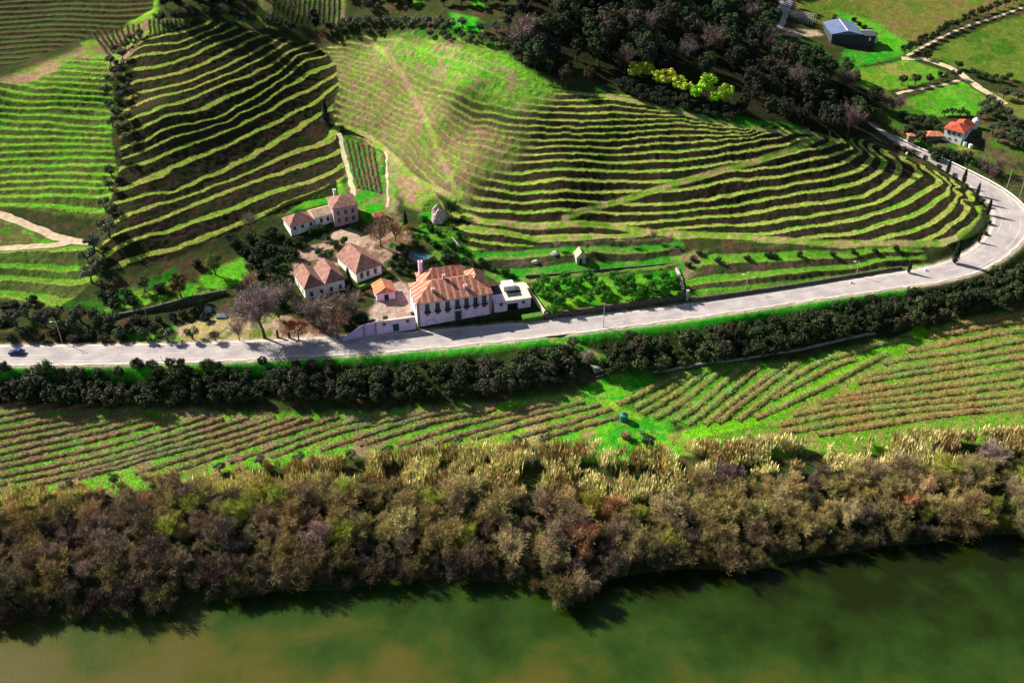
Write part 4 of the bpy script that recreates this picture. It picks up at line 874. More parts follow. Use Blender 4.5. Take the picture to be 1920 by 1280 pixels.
# cypresses on the bend
rowof('cypress', 'cypress', [(1703,512,.62),(1789,494,1.05),(1834,455,.5),(1851,402,.72),(1831,368,.62),(1805,346,.8),(1776,326,.75)], 'slim dark cypress lining the inside of the road bend', 'cypress', 'cypresses on the road bend', (.012,.022,.010))
rowof('shrub', 'roadside_shrub', [(1695,284),(1712,290),(1735,300),(1760,316),(1790,334),(1812,352),(1840,380),(1852,420),(1680,276),(1846,440)], 'low dark shrub on the inner edge of the road bend', 'shrub', 'shrubs inside the road bend', (.05,.06,.028), .7)
rowof('shrub', 'roadside_shrub', [(1300,488),(1345,492),(1400,488),(1440,482),(1452,484),(1500,482),(1560,480),(1600,474),(1640,476),(1680,470),(1310,476),(1290,500)], 'dark shrub on the bank under the lowest terrace', 'shrub', 'shrubs under the lowest terrace', (.04,.055,.025), .72)
rowof('winter', 'winter_tree', [(1225,452),(1255,458),(1100,470),(1180,460),(1045,470)], 'leafless thin fruit tree on the strip above the orchard', 'tree', 'bare fruit trees above the orchard', (0.272,0.200,0.144), .38)
# forest behind the crest
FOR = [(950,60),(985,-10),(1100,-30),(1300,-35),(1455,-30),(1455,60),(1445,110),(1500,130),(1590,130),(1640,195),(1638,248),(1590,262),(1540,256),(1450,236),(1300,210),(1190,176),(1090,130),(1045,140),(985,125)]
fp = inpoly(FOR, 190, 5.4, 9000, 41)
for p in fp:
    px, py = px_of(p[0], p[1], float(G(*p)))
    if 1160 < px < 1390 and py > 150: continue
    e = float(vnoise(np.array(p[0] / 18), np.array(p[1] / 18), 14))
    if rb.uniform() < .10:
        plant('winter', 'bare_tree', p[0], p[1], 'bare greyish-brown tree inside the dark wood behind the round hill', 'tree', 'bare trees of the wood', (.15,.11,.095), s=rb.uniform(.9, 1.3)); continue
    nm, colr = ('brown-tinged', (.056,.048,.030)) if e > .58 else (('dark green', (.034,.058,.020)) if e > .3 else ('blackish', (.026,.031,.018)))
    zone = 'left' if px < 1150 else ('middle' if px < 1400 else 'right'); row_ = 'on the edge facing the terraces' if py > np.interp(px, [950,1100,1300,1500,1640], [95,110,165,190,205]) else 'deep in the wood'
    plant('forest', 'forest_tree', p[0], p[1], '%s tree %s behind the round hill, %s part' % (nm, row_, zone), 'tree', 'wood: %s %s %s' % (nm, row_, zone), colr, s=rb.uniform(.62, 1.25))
rowof('mimosa', 'mimosa_tree', [(1190,152,1.0),(1212,150,1.05),(1232,162,.95),(1250,168,1.1),(1270,174,.95),(1285,180,.8)], 'yellow-flowering mimosa, left cluster before the dark wood', 'mimosa', 'left mimosas', (.42,.52,.045))
rowof('mimosa', 'mimosa_tree', [(1304,190,.95),(1322,182,1.35),(1338,198,.85),(1356,198,1.2)], 'lime-green mimosa, right cluster before the dark wood', 'mimosa', 'right mimosas', (.28,.55,.025))
plant_px('broad', 'broadleaf_tree', 1060, 165, 'ochre-green tree alone at the notch of the crest', 'tree', None, (.065,.06,.022), 1.0)
plant_px('broad', 'broadleaf_tree', 1104, 155, 'tawny tree beside the crest notch', 'tree', None, (.10,.07,.03), .72)
plant_px('winter', 'winter_tree', 980, 105, 'big bare purple tree at the left corner of the wood', 'tree', None, (0.208,0.144,0.136), 1.5)
plant_px('broad', 'broadleaf_tree', 1252, 112, 'pale olive tree inside the dark wood', 'tree', None, (.085,.09,.04), .9)
rowof('olive', 'olive_tree', [(965,112),(990,125),(1010,128),(1030,138),(975,95),(955,88)], 'grey bush where the wood meets the grassy dome', 'shrub', 'bushes at the wood corner', (.055,.07,.05), 1.1)
# top of the picture
tp = inpoly([(296,-30),(470,-30),(470,10),(425,28),(300,26)], 18, 5.0, 2000, 43)
for p in tp: plant('forest', 'forest_tree', p[0], p[1], 'blackish tree of the upper left clump above the dark slope', 'tree', 'upper left dark clump', (.014,.018,.012), s=rb.uniform(.65, .9))
tp = inpoly([(645,-35),(960,-35),(945,40),(880,20),(760,30),(650,28)], 26, 6.0, 2500, 44)
for p in tp: plant('forest', 'forest_tree', p[0], p[1], 'dark tree of the top middle wood above the olive rows', 'tree', 'top middle wood', (.020,.022,.016) if rb.uniform() < .6 else (.05,.04,.035), s=rb.uniform(.6, .9))
plant_px('forest', 'forest_tree', 591, 58, 'single rounded dark tree at the edge of the upper vine field', 'tree', None, (.012,.016,.012), .82)
rowof('olive', 'hedge_tree', [(300,45),(330,42),(360,38),(390,34),(415,40),(440,38),(455,44),(472,46),(505,54),(522,58),(546,60),(620,62),(640,64),(655,62)], 'dark hedge tree along the top of the dark slope', 'tree', 'hedge trees above the dark slope', (.03,.038,.028), 1.2)
rowof('olive', 'olive_tree', [(650,52),(672,50),(690,48),(708,52),(726,50),(744,52),(762,50),(780,52),(800,50),(822,54),(846,56),(868,54),(900,62),(930,60)], 'silver-grey olive, back row behind the grassy dome', 'olive tree', 'back olive row', (.095,.11,.085), 1.15)
rowof('olive', 'olive_tree', [(690,68),(712,68),(806,72),(830,72),(840,76),(866,76),(884,80),(905,82),(925,84),(940,86)], 'small dark olive, front row behind the grassy dome', 'olive tree', 'front olive row', (.05,.065,.045), .85)
# right background
hed = [(1696,104),(1706,98),(1716,92),(1727,86),(1738,80),(1750,74),(1762,67),(1774,61),(1786,55),(1798,49),(1810,43),(1824,37),(1838,31),(1852,26),(1868,20),(1884,14),(1900,8),(1915,2)]
rowof('olive', 'hedge_tree', hed, 'dark hedge tree climbing between the two far meadows', 'tree', 'hedge between far meadows', (.02,.028,.015), 1.15)
rowof('olive', 'olive_tree', [(1738,112),(1690,160),(1715,160),(1742,156),(1765,152),(1790,148),(1795,130)], 'dark round tree along the little field path', 'tree', 'trees along the field path', (.025,.035,.02), 1.1)
rowof('olive', 'olive_tree', [(1822,142),(1834,146),(1846,150),(1862,152),(1880,156),(1890,150)], 'dark bush on the lower rim of the far right meadow', 'shrub', 'bushes on the meadow rim', (.03,.04,.022), .85)
rowof('olive', 'olive_tree', [(1880,186),(1908,192),(1840,205),(1855,198),(1870,205),(1850,215),(1868,222),(1885,222),(1838,222),(1895,235),(1880,245),(1905,240),(1860,250),(1870,268),(1890,272),(1910,278),(1900,262),(1925,285)], 'grey-green olive in the grove behind the white house', 'olive tree', 'olives behind the white house', (.05,.065,.04), 1.15)
rowof('olive', 'olive_tree', [(1770,218),(1785,217),(1800,218),(1812,220)], 'small dark olive in the row above the white house', 'olive tree', 'short olive row above the white house', (.04,.05,.03), .8)
rowof('shrub', 'scrub_bush', [(1700,232),(1715,240),(1725,228),(1740,240),(1748,230),(1690,222),(1760,246),(1700,250),(1730,262),(1745,290),(1760,290),(1775,292),(1755,300),(1790,300),(1810,300),(1830,310),(1850,318)], 'dark bush around the white house garden', 'shrub', 'bushes round the white house', (.035,.055,.022), 1.3)
rowof('winter', 'winter_tree', [(1660,205),(1672,212),(1685,208),(1840,325),(1856,335),(1870,325)], 'bare reddish-brown tree near the white house', 'tree', 'bare trees near the white house', (0.208,0.136,0.120), .62)
rowof('shrub', 'scrub_bush', [(1600,40),(1610,48),(1630,60),(1640,78),(1620,55),(1565,36)], 'dark bush against the blue-roofed barn', 'shrub', 'bushes round the blue-roofed barn', (.035,.035,.025), .8)
# ------------------------------------------------------------------ vine rows of the lower fields
def vine_row(L, label, group, colr, hgt=.95, wid=1.0):
    q = smoothline(P(L), .5); n = len(q); r = np.random.default_rng(n * 7 + int(L[0][0]))
    t = unit(np.stack([np.gradient(q[:, 0]), np.gradient(q[:, 1])], 1)); nn = np.stack([-t[:, 1], t[:, 0]], 1); ar = np.arange(n)
    mb = MB(); jit = (vnoise(ar / 2.3, ar * 0 + L[0][1], 3) - .5) * .4
    cx = q[:, 0] + nn[:, 0] * jit; cy = q[:, 1] + nn[:, 1] * jit; z = G(cx, cy); dens = .45 + 1.1 * vnoise(ar / 5.0, ar * 0 + L[0][0], 9)
    h = hgt * (.5 + .6 * vnoise(ar / 1.6, ar * 0 + 3.3, 4)) * np.clip(dens, .35, 1.2)
    hue = fbm(cx / 7, cy / 7, 66, 2); cc = np.array(colr)[None] * np.stack([1.25 - .6 * hue, .75 + .5 * hue, .9 + 0 * hue], 1)
    rows = []
    for k, zz_ in ((-.72, -.1), (-.50, .34), (-.05, .50), (.46, .36), (.72, -.1)):
        k = k * wid + (r.normal(size=n) * .07); rows.append(np.stack([cx + nn[:, 0] * k, cy + nn[:, 1] * k, z + h * zz_ + r.normal(size=n) * .05], 1))
    V = np.stack(rows, 1).reshape(-1, 3); idx = np.arange(n * 5).reshape(n, 5)
    mb.add(V, np.stack([idx[:-1, :-1], idx[:-1, 1:], idx[1:, 1:], idx[1:, :-1]], -1).reshape(-1, 4), np.repeat(cc, 5, 0) * r.uniform(.35, .8, (n * 5, 1)))
    m = n * 24; i = r.integers(0, n, m); k = r.normal(size=m) * .42 * wid; b = np.stack([cx[i] + nn[i, 0] * k, cy[i] + nn[i, 1] * k, z[i] + h[i] * r.uniform(.05, .6, m)], 1)
    d = unit(r.normal(size=(m, 3)) * [.8, .8, .4] + [0, 0, .6]); Lw = r.uniform(.2, .62, m)[:, None]; s = unit(np.cross(d, r.normal(size=(m, 3)))) * .06
    V = np.stack([b - s * .6, b + d * Lw * .55 - s, b + d * Lw, b + d * Lw * .55 + s], 1).reshape(-1, 3)
    mb.add(V, np.arange(m * 4).reshape(m, 4), np.repeat(cc[i] * r.uniform(.5, 1.9, (m, 1)), 4, 0))
    o = link('vine_row', mb.mesh('vine_row', M_LEAF)); o.color = (1, 1, 1, 1); tagk(o, label, 'vine row', group)
def zz(L, ox, oy, f): return [(ox + x / f, oy + y / f) for x, y in L]
a_ = [[(-150,165),(0,130),(170,95)],[(-150,210),(0,175),(340,105)],[(-150,250),(0,215),(500,110)],[(-150,295),(0,260),(300,200),(590,130)],[(-150,335),(0,300),(350,230),(720,140)],[(-150,380),(0,345),(400,260),(800,150)],[(-150,425),(0,390),(450,290),(850,180)],[(-150,465),(0,430),(500,320),(1000,175)],[(-150,505),(0,470),(600,345),(1150,185)],[(-150,555),(0,520),(600,390),(1250,195)],[(-150,595),(0,562),(500,455),(830,362),(1390,185)],[(-150,640),(0,607),(350,530),(800,402),(1540,180)],[(440,528),(900,402),(1650,190)],[(760,505),(1150,385),(1750,190)],[(960,490),(1400,345),(1900,180)],[(1290,440),(1920,222),(2180,170)],[(1520,410),(1920,266),(2400,150)]]
LEFTF = [zz(L, 0, 720, 3.0) for L in a_] + [zz(L, 600, 690, 3.0) for L in ([(0,460),(450,310),(850,220)],[(220,432),(600,312),(980,230)],[(440,432),(900,292),(1330,195)],[(640,425),(830,362),(1200,258),(1480,190)],[(850,395),(1200,302),(1570,205)],[(1130,382),(1640,230)],[(1290,377),(1700,267)])]
for i, L in enumerate(LEFTF):
    vine_row(L, 'bare brown vine row in the left river field, %s from the top' % (ORD[i] if i < 20 else ('twenty-' + ORD[i - 20])), 'vine rows of the left river field', (.26,.20,.09), 1.05, 1.25)
MIDF = [zz(L, 1100, 600, 4.174) for L in ([(240,660),(420,580),(620,470),(720,430)],[(370,690),(560,590),(820,410)],[(430,730),(640,620),(930,400)],[(530,770),(750,640),(1060,390)],[(660,800),(900,650),(1190,380)],[(780,820),(1000,660),(1340,370)],[(920,820),(1150,640),(1540,350)],[(1020,810),(1260,620),(1500,440),(1660,330)],[(1180,790),(1400,620),(1650,430),(1870,310),(2060,255),(2540,130)],[(1440,620),(1650,510),(1900,375),(2110,300)],[(1310,770),(1600,640),(1900,500),(2350,255)])]
for i, L in enumerate(MIDF): vine_row(L, 'slanting vine row in the middle river field, %s from the left' % ORD[i], 'vine rows of the middle river field', (.26,.27,.075), 1.25, 1.6)
RF = [zz(L, 1460, 560, 4.174) for L in ([(1290,230),(1620,165),(1900,120),(2100,85)],[(1160,300),(1500,240),(1920,170),(2100,140)],[(1000,410),(1400,335),(1920,245),(2100,215),(2300,180)],[(810,510),(1110,455),(1500,400),(1920,325),(2100,290)],[(680,600),(1000,545),(1500,460),(1920,390),(2100,360)],[(610,660),(1000,590),(1500,520),(1920,455),(2100,425)],[(420,770),(760,710),(1100,650),(1500,590),(1920,530),(2100,500)],[(310,810),(700,770),(1100,710),(1500,660),(1920,600),(2100,570)],[(100,910),(600,820),(1100,770),(1500,720),(1920,670),(2100,645)],[(0,985),(500,895),(1000,830),(1500,780),(1920,740),(2100,715)],[(0,1050),(500,965),(980,885),(1450,840),(1920,790),(2100,770)],[(300,1060),(800,985),(1300,905),(1920,845),(2100,830)])]
for i, L in enumerate(RF): vine_row(L, 'long vine row in the right river field, %s from the top' % ORD[i], 'vine rows of the right river field', (.30,.25,.085), 1.05, 1.5)

for i, x in enumerate(range(282, 362, 8)): vine_row([(x, 62 - max(0, (x - 300)) * .28 + 2), (x - 2, 38)], 'short vine row on the green strip above the dark slope, %s from the left' % ORD[i], 'vine rows above the dark slope', (.10,.10,.035), .6, .7)
for i in range(9): vine_row([(172 + i * 11, 62 - i * 2), (190 + i * 9, 84 - i * 1.5), (206 + i * 7, 104 - i * 4)], 'curving vine row by the top of the dividing olives, %s from the left' % ORD[i], 'curving vine rows at the hilltop', (.17,.10,.06), .6, .7)
for i in range(14): vine_row([(505 + i * 10, 47 - i * .2), (512 + i * 9.5, 18), (518 + i * 9, -12)], 'straight vine row in the small upper field, %s from the left' % ORD[i], 'vine rows of the upper field', (.10,.11,.035), .6, .8)
for i in range(6): vine_row([(650 + i * 10, 262 + i * 3), (660 + i * 9.5, 310 + i * 3), (672 + i * 8.5, 352 + i * 2)], 'vine row in the little plot behind the tall farmhouse, %s from the left' % ORD[i], 'vine rows of the little plot', (.20,.14,.08), .6, .7)
for i in range(7): vine_row([(500 + i * 6, 402 - i * 3.5), (560 + i * 7, 378 - i * 3.5), (632 - i * .5, 350 - i * 4 + 14)], 'vine row on the green wedge above the rear cottages, %s from below' % ORD[i], 'vine rows of the green wedge', (.06,.11,.02), .5, .6)
# forest-edge scrub under the mimosas
for p, k in along([(1150,162),(1200,178),(1260,196),(1320,208),(1390,222)], 3.2, (-1.5, 1.6, 4.4), 77):
    plant('thicket', 'wood_edge_shrub', p[0], p[1], 'dark shrub of the wood edge below the mimosas', 'shrub', 'wood edge shrubs', (.03,.04,.02), s=rb.uniform(.6, .9))
# ------------------------------------------------------------------ grass tufts and low vines on the ground (stuff)
def tufts():
    r = np.random.default_rng(5); ny, nx = GX.shape
    lipm = (TW > .35) & (np.abs(TU) < 1.25) & np.isin(TID, (1, 2, 3, 5, 6)); fld = pip(FL) | pip(FM) | pip(FR_)
    V = []; C = []
    for mask, n, hh, wd in ((lipm, 60000, .20, .08), (lipm & (TID < 4) & (TU < -.2) & (TU > -1.15), 45000, .28, .07), (fld, 30000, .22, .10)):
        j = np.flatnonzero(mask.ravel()); j = r.choice(j, min(n, len(j)), replace=False); m = len(j)
        x = GX.ravel()[j] + r.uniform(-.2, .2, m); y = GY.ravel()[j] + r.uniform(-.2, .2, m); z = G(x, y) - .03; col = COLR.reshape(-1, 3)[j] * r.uniform(.75, 1.35, (m, 1))
        dark = r.uniform(0, 1, m) < .10; col[dark] = col[dark] * .3 + [.03, .02, .012]
        for k in range(2):
            az = r.uniform(0, 6.28, m); d = np.stack([np.cos(az) * .5, np.sin(az) * .5, np.ones(m)], 1) * (hh * r.uniform(.5, 1.4, m))[:, None]; s = np.stack([-np.sin(az), np.cos(az), 0 * az], 1) * wd * r.uniform(.6, 1.4, (m, 1)); b = np.stack([x, y, z], 1)
            V.append(np.stack([b - s * .7, b + d * .6 - s, b + d, b + d * .6 + s], 1).reshape(-1, 3)); C.append(np.repeat(col, 4, 0))
    V = np.concatenate(V); C = np.concatenate(C)
    o = link('grass_tufts', mesh_np('grass_tufts', V, np.arange(len(V)).reshape(-1, 4), M_LEAF, ('tint', C))); o.color = (1, 1, 1, 1)
    tagk(o, 'grass tufts and low vine stocks growing along the terraces and fields', 'grass', kind='stuff')
tufts()

# more trees about the farm
rowof('broad', 'broadleaf_tree', [(508,520,.62),(522,545,.6),(545,500,.55),(440,470,.6),(508,575,.55),(525,600,.5),(470,515,.5)], 'dark leafy tree between the lawn and the barns', 'tree', 'dark trees by the barns', (.030,.05,.018), axis='top')
rowof('winter', 'winter_tree', [(575,600,.8),(590,612,.85),(622,600,.9),(640,612,.75),(560,590,.7)], 'bare twiggy tree before the barn fronts', 'tree', 'bare trees before the barns', (.21,.16,.13))
rowof('thicket', 'scrub_bush', [(255,606),(275,612),(300,606),(325,600),(345,594),(365,592),(385,602),(245,616),(290,622)], 'dark bush in the shade below the garden retaining wall', 'shrub', 'bushes below the retaining wall', (.03,.035,.02), .75)
rowof('winter', 'winter_tree', [(1098,688,.6),(1062,668,.45)], 'grey bare tree beside the ramp shed', 'tree', 'bare trees by the ramp shed', (.3,.24,.19))

for i, (px, py) in enumerate([(430,450),(445,466),(462,482),(478,498),(492,520),(498,545),(510,445),(528,452),(545,458),(560,462),(535,478),(552,486),(500,500),(468,560),(488,572),(515,560),(530,575),(545,560)]):
    plant_px('thicket', 'evergreen_shrub', px, py, 'dark garden shrub in the grove between the lawn and the rear farm row', 'shrub', 'grove shrubs left of the barns', (.022,.042,.014) if i % 3 else (.05,.06,.022), rb.uniform(.6, 1.0))
for i, (px, py) in enumerate([(742,486),(752,470),(735,500),(765,515),(800,505),(835,490),(850,485),(870,492),(812,492),(888,500),(905,496),(925,506),(945,515),(960,522)]):
    plant_px('shrub', 'garden_shrub', px, py, 'dark green shrub crowding the garden close behind the manor roof', 'shrub', 'shrubs close behind the manor', (.022,.06,.014), rb.uniform(.7, 1.1))
for i, (px, py) in enumerate([(583,585),(600,588),(615,580),(632,576),(650,570),(662,585),(640,590),(668,560)]):
    plant_px('shrub', 'garden_shrub', px, py, 'dark shrub at the foot of the double barn front', 'shrub', 'shrubs before the double barn', (.035,.05,.022), rb.uniform(.7, 1.05))

# ------------------------------------------------------------------ buildings and other made things
def m_tile(name, base, pale, stripe):
    def b(t, s):
        uv = t.nodes.new('ShaderNodeUVMap'); sp = t.nodes.new('ShaderNodeSeparateXYZ'); t.links.new(uv.outputs[0], sp.inputs[0])
        tc = t.nodes.new('ShaderNodeTexCoord')
        nz = nd(t, 'ShaderNodeTexNoise', Scale=.8, Detail=4.0); t.links.new(tc.outputs['Object'], nz.inputs['Vector'])
        r0 = t.nodes.new('ShaderNodeValToRGB'); r0.color_ramp.elements[0].position = .3; r0.color_ramp.elements[1].position = .7
        r0.color_ramp.elements[0].color = (*[c * .62 for c in base], 1); r0.color_ramp.elements[1].color = (*[min(1, c * 1.3) for c in base], 1)
        t.links.new(nz.outputs[0], r0.inputs[0]); colr = r0.outputs[0]
        if stripe:     # mortared tile bands running down the slope, about one every 2 m
            wv = nd(t, 'ShaderNodeMath', operation='SINE'); m1 = nd(t, 'ShaderNodeMath', operation='MULTIPLY'); m1.inputs[1].default_value = 2 * math.pi / 1.95
            n1_ = nd(t, 'ShaderNodeMath', operation='MULTIPLY_ADD'); n1_.inputs[1].default_value = .7; t.links.new(nz.outputs[0], n1_.inputs[0]); t.links.new(sp.outputs[0], n1_.inputs[2])
            t.links.new(n1_.outputs[0], m1.inputs[0]); t.links.new(m1.outputs[0], wv.inputs[0])
            rr = t.nodes.new('ShaderNodeValToRGB'); rr.color_ramp.elements[0].position = .25; rr.color_ramp.elements[1].position = .95
            rr.color_ramp.elements[0].color = (0, 0, 0, 1); rr.color_ramp.elements[1].color = (stripe, stripe, stripe, 1)
            t.links.new(wv.outputs[0], rr.inputs[0]); mx = t.nodes.new('ShaderNodeMixRGB'); t.links.new(rr.outputs[0], mx.inputs[0]); t.links.new(colr, mx.inputs[1]); mx.inputs[2].default_value = (*pale, 1); colr = mx.outputs[0]
        t.links.new(colr, s.inputs['Base Color']); s.inputs['Roughness'].default_value = .85
        w1 = nd(t, 'ShaderNodeMath', operation='MULTIPLY'); w1.inputs[1].default_value = 2 * math.pi / .28; t.links.new(sp.outputs[0], w1.inputs[0])
        w2 = nd(t, 'ShaderNodeMath', operation='SINE'); t.links.new(w1.outputs[0], w2.inputs[0])
        bp = nd(t, 'ShaderNodeBump', Strength=.6, Distance=.06); t.links.new(w2.outputs[0], bp.inputs['Height']); t.links.new(bp.outputs[0], s.inputs['Normal'])
    return mat(name, b)
T_MANOR = m_tile('manor_tiles', (.42,.145,.09), (.62,.43,.33), .72)
T_BROWN = m_tile('old_tiles', (.30,.155,.12), (.4,.3,.2), 0)
T_ORANGE = m_tile('orange_tiles', (.52,.17,.07), (.6,.4,.3), .45)
T_RED = m_tile('red_tiles', (.45,.085,.045), (.6,.4,.3), 0)
T_PALE = m_tile('pale_tiles', (.58,.42,.27), (.6,.4,.3), 0)
def m_metal(t, s):
    t.links.new(noise_ramp(t, .3, (.085,.12,.21), (.13,.17,.28)), s.inputs['Base Color']); s.inputs['Roughness'].default_value = .5
    tc = t.nodes.new('ShaderNodeTexCoord'); sp = t.nodes.new('ShaderNodeSeparateXYZ'); t.links.new(tc.outputs['Object'], sp.inputs[0])
    m1 = nd(t, 'ShaderNodeMath', operation='MULTIPLY'); m1.inputs[1].default_value = 7.0; t.links.new(sp.outputs[1], m1.inputs[0])
    m2 = nd(t, 'ShaderNodeMath', operation='SINE'); t.links.new(m1.outputs[0], m2.inputs[0])
    bp = nd(t, 'ShaderNodeBump', Strength=.5, Distance=.05); t.links.new(m2.outputs[0], bp.inputs['Height']); t.links.new(bp.outputs[0], s.inputs['Normal'])
T_BLUE = mat('blue_sheet_roof', m_metal)
def wallmat(name, c):
    def b(t, s):
        a = noise_ramp(t, .55, tuple(x * .80 for x in c), tuple(min(.86, x * 1.12) for x in c), 5.0)
        g = noise_ramp(t, 3.0, (.86,.86,.86), (1.08,1.08,1.08), 3.0)
        t.links.new(mul(t, a, g), s.inputs['Base Color'])
    return mat(name, b)
W_PINK = wallmat('pink_plaster', (.85,.58,.80)); W_WHITE = wallmat('white_plaster', (.80,.76,.70)); W_DARK = wallmat('dark_wall', (.055,.055,.065)); W_STONE = solid('stone', (.17,.14,.11), .45, 1.2); W_DSTONE = solid('dark_stone', (.085,.078,.055), .5, 1.0)
W_GREY = wallmat('grey_plaster', (.42,.38,.36)); M_QUOIN = solid('granite', (.28,.23,.22), .3, 2); M_DARK = solid('dark_paint', (.02,.028,.03), .3, 2); M_GREEN = solid('green_paint', (.03,.07,.06), .3, 2)
M_WHITE = solid('white_paint', (.75,.74,.72), .08, 2); M_GLASS = solid('glass', (.05,.075,.085), .3, 1, .15); M_IRON = solid('iron', (.03,.03,.035), .2, 3, .6); M_CONC = solid('concrete', (.42,.38,.33), .2, 1); M_PALE = solid('pale_terrace', (.60,.49,.38), .2, .8)
M_WOOD = solid('weathered_wood', (.16,.12,.09), .35, 3); M_TEAL = solid('teal_plastic', (.02,.16,.13), .2, 2, .5); M_POND = solid('pond_water', (.05,.13,.14), .5, .25, .15); M_TARP = solid('blue_grey_tarpaulin', (.22,.27,.33), .25, 1)
M_CARBLUE = solid('blue_car_paint', (.03,.05,.16), .1, 1, .3); M_RUB = solid('rubber', (.02,.02,.02), .2, 3); M_HEDGE = solid('clipped_hedge', (.06,.16,.015), .5, 2.5); M_TRIM = solid('pink_cornice', (.62,.42,.38), .15, 1)
M_LAMP = solid('lamp_globe', (.66,.62,.66), .05, 1, .4)
class BM:
    def __init__(s): s.V = []; s.F = []; s.UV = []
    def quad(s, *p, uv=None):
        b = len(s.V); s.V += [tuple(q) for q in p]; s.F.append(tuple(range(b, b + len(p)))); s.UV.append(uv or [(q[0], q[2]) for q in p]); return s
    def box(s, x0, x1, y0, y1, z0, z1, bot=True):
        p = [(x0,y0,z0),(x1,y0,z0),(x1,y1,z0),(x0,y1,z0),(x0,y0,z1),(x1,y0,z1),(x1,y1,z1),(x0,y1,z1)]
        for f in ((0,1,5,4),(1,2,6,5),(2,3,7,6),(3,0,4,7),(4,5,6,7)) + (((3,2,1,0),) if bot else ()): s.quad(*[p[i] for i in f])
        return s
    def slope(s, *p):
        """roof plane: first edge is the eave; u runs along it"""
        p = [np.array(q, float) for q in p]; e = unit(p[1] - p[0]); n = unit(np.cross(p[1] - p[0], p[-1] - p[0])); v = np.cross(n, e)
        return s.quad(*p, uv=[((q - p[0]) @ e, (q - p[0]) @ v) for q in p])
    def hip(s, x0, x1, y0, y1, z, h, axis='x', a=None, b=None, oh=.45, th=.16):
        """hip / gable roof over a rectangle; a, b: inset of the ridge ends (0 = gable)"""
        x0 -= oh; x1 += oh; y0 -= oh; y1 += oh
        if axis == 'x':
            m = (y0 + y1) / 2; hw = (y1 - y0) / 2; a = hw if a is None else a; b = hw if b is None else b
            A = (x0 + a, m, z + h); B = (x1 - b, m, z + h); c = [(x0,y0,z),(x1,y0,z),(x1,y1,z),(x0,y1,z)]
            s.slope(c[0], c[1], B, A); s.slope(c[2], c[3], A, B); s.slope(c[1], c[2], B); s.slope(c[3], c[0], A)
        else:
            m = (x0 + x1) / 2; hw = (x1 - x0) / 2; a = hw if a is None else a; b = hw if b is None else b
            A = (m, y0 + a, z + h); B = (m, y1 - b, z + h); c = [(x0,y0,z),(x1,y0,z),(x1,y1,z),(x0,y1,z)]
            s.slope(c[0], c[1], A); s.slope(c[1], c[2], B, A); s.slope(c[2], c[3], B); s.slope(c[3], c[0], A, B)
        d = [(q[0], q[1], q[2] - th) for q in c]
        for i in range(4): j = (i + 1) % 4; s.quad(d[i], d[j], c[j], c[i])
        s.quad(d[3], d[2], d[1], d[0]); return s
    def cyl(s, cx, cy, r0, z0, z1, r1=None, k=12, cap=True):
        r1 = r0 if r1 is None else r1; an = [2 * math.pi * i / k for i in range(k)]
        a = [(cx + r0 * math.cos(t), cy + r0 * math.sin(t), z0) for t in an]; b = [(cx + r1 * math.cos(t), cy + r1 * math.sin(t), z1) for t in an]
        for i in range(k): j = (i + 1) % k; s.quad(a[i], a[j], b[j], b[i])
        if cap and r1 > .01: s.quad(*b)
        return s
    def obj(s, name, m, parent=None, loc=None, rot=None, smooth=False):
        me = bpy.data.meshes.new(name); me.from_pydata(s.V, [], s.F); ul = me.uv_layers.new(name='UVMap')
        for p_, uv in zip(me.polygons, s.UV):
            for li, q in zip(p_.loop_indices, uv): ul.data[li].uv = (float(q[0]), float(q[1]))
            p_.use_smooth = smooth
        me.materials.append(m); me.update(); o = link(name, me, parent, loc)
        if rot: o.rotation_euler = (0, 0, rot)
        return o
def frame(name, fl, fr, z, label, cat, group=None):
    a = at_z([fl], z)[0]; b = at_z([fr], z)[0]; yaw = math.atan2(b[1] - a[1], b[0] - a[0]); W = float(np.hypot(*(b - a)))
    o = link(name, None, None, (a[0], a[1], z)); o.rotation_euler = (0, 0, yaw); tagk(o, label, cat, group); return o, W, a, yaw
def zat(xy, py):
    v = (CY - py) / F_PX; return CAM_Z + xy[1] * (v * CP - SP) / (CP + v * SP)
def window(root, x, z0, z1, w_, y=0.0, face='f', m=None, bars=True, X=0.0):
    """frame proud of the wall with a dark pane behind; face f: plane y = y, l / r: plane x = X"""
    f = BM(); p = BM(); t = .09
    def bx(B, a0, a1, c0, c1, d0, d1):
        if face == 'f': B.box(a0, a1, y - d1, y - d0, c0, c1)
        elif face == 'l': B.box(X - d1, X - d0, a0, a1, c0, c1)
        else: B.box(X + d0, X + d1, a0, a1, c0, c1)
    bx(f, x - w_/2 - t, x - w_/2, z0, z1, .0, .07); bx(f, x + w_/2, x + w_/2 + t, z0, z1, .0, .07); bx(f, x - w_/2 - t, x + w_/2 + t, z1, z1 + t * 1.3, .0, .09); bx(f, x - w_/2 - t, x + w_/2 + t, z0 - t, z0, .0, .11)
    if bars: bx(f, x - .035, x + .035, z0, z1, .035, .055)
    bx(p, x - w_/2, x + w_/2, z0, z1, .003, .03)
    fo = f.obj('window', m or M_QUOIN, root); p.obj('pane', M_GLASS, fo); return fo

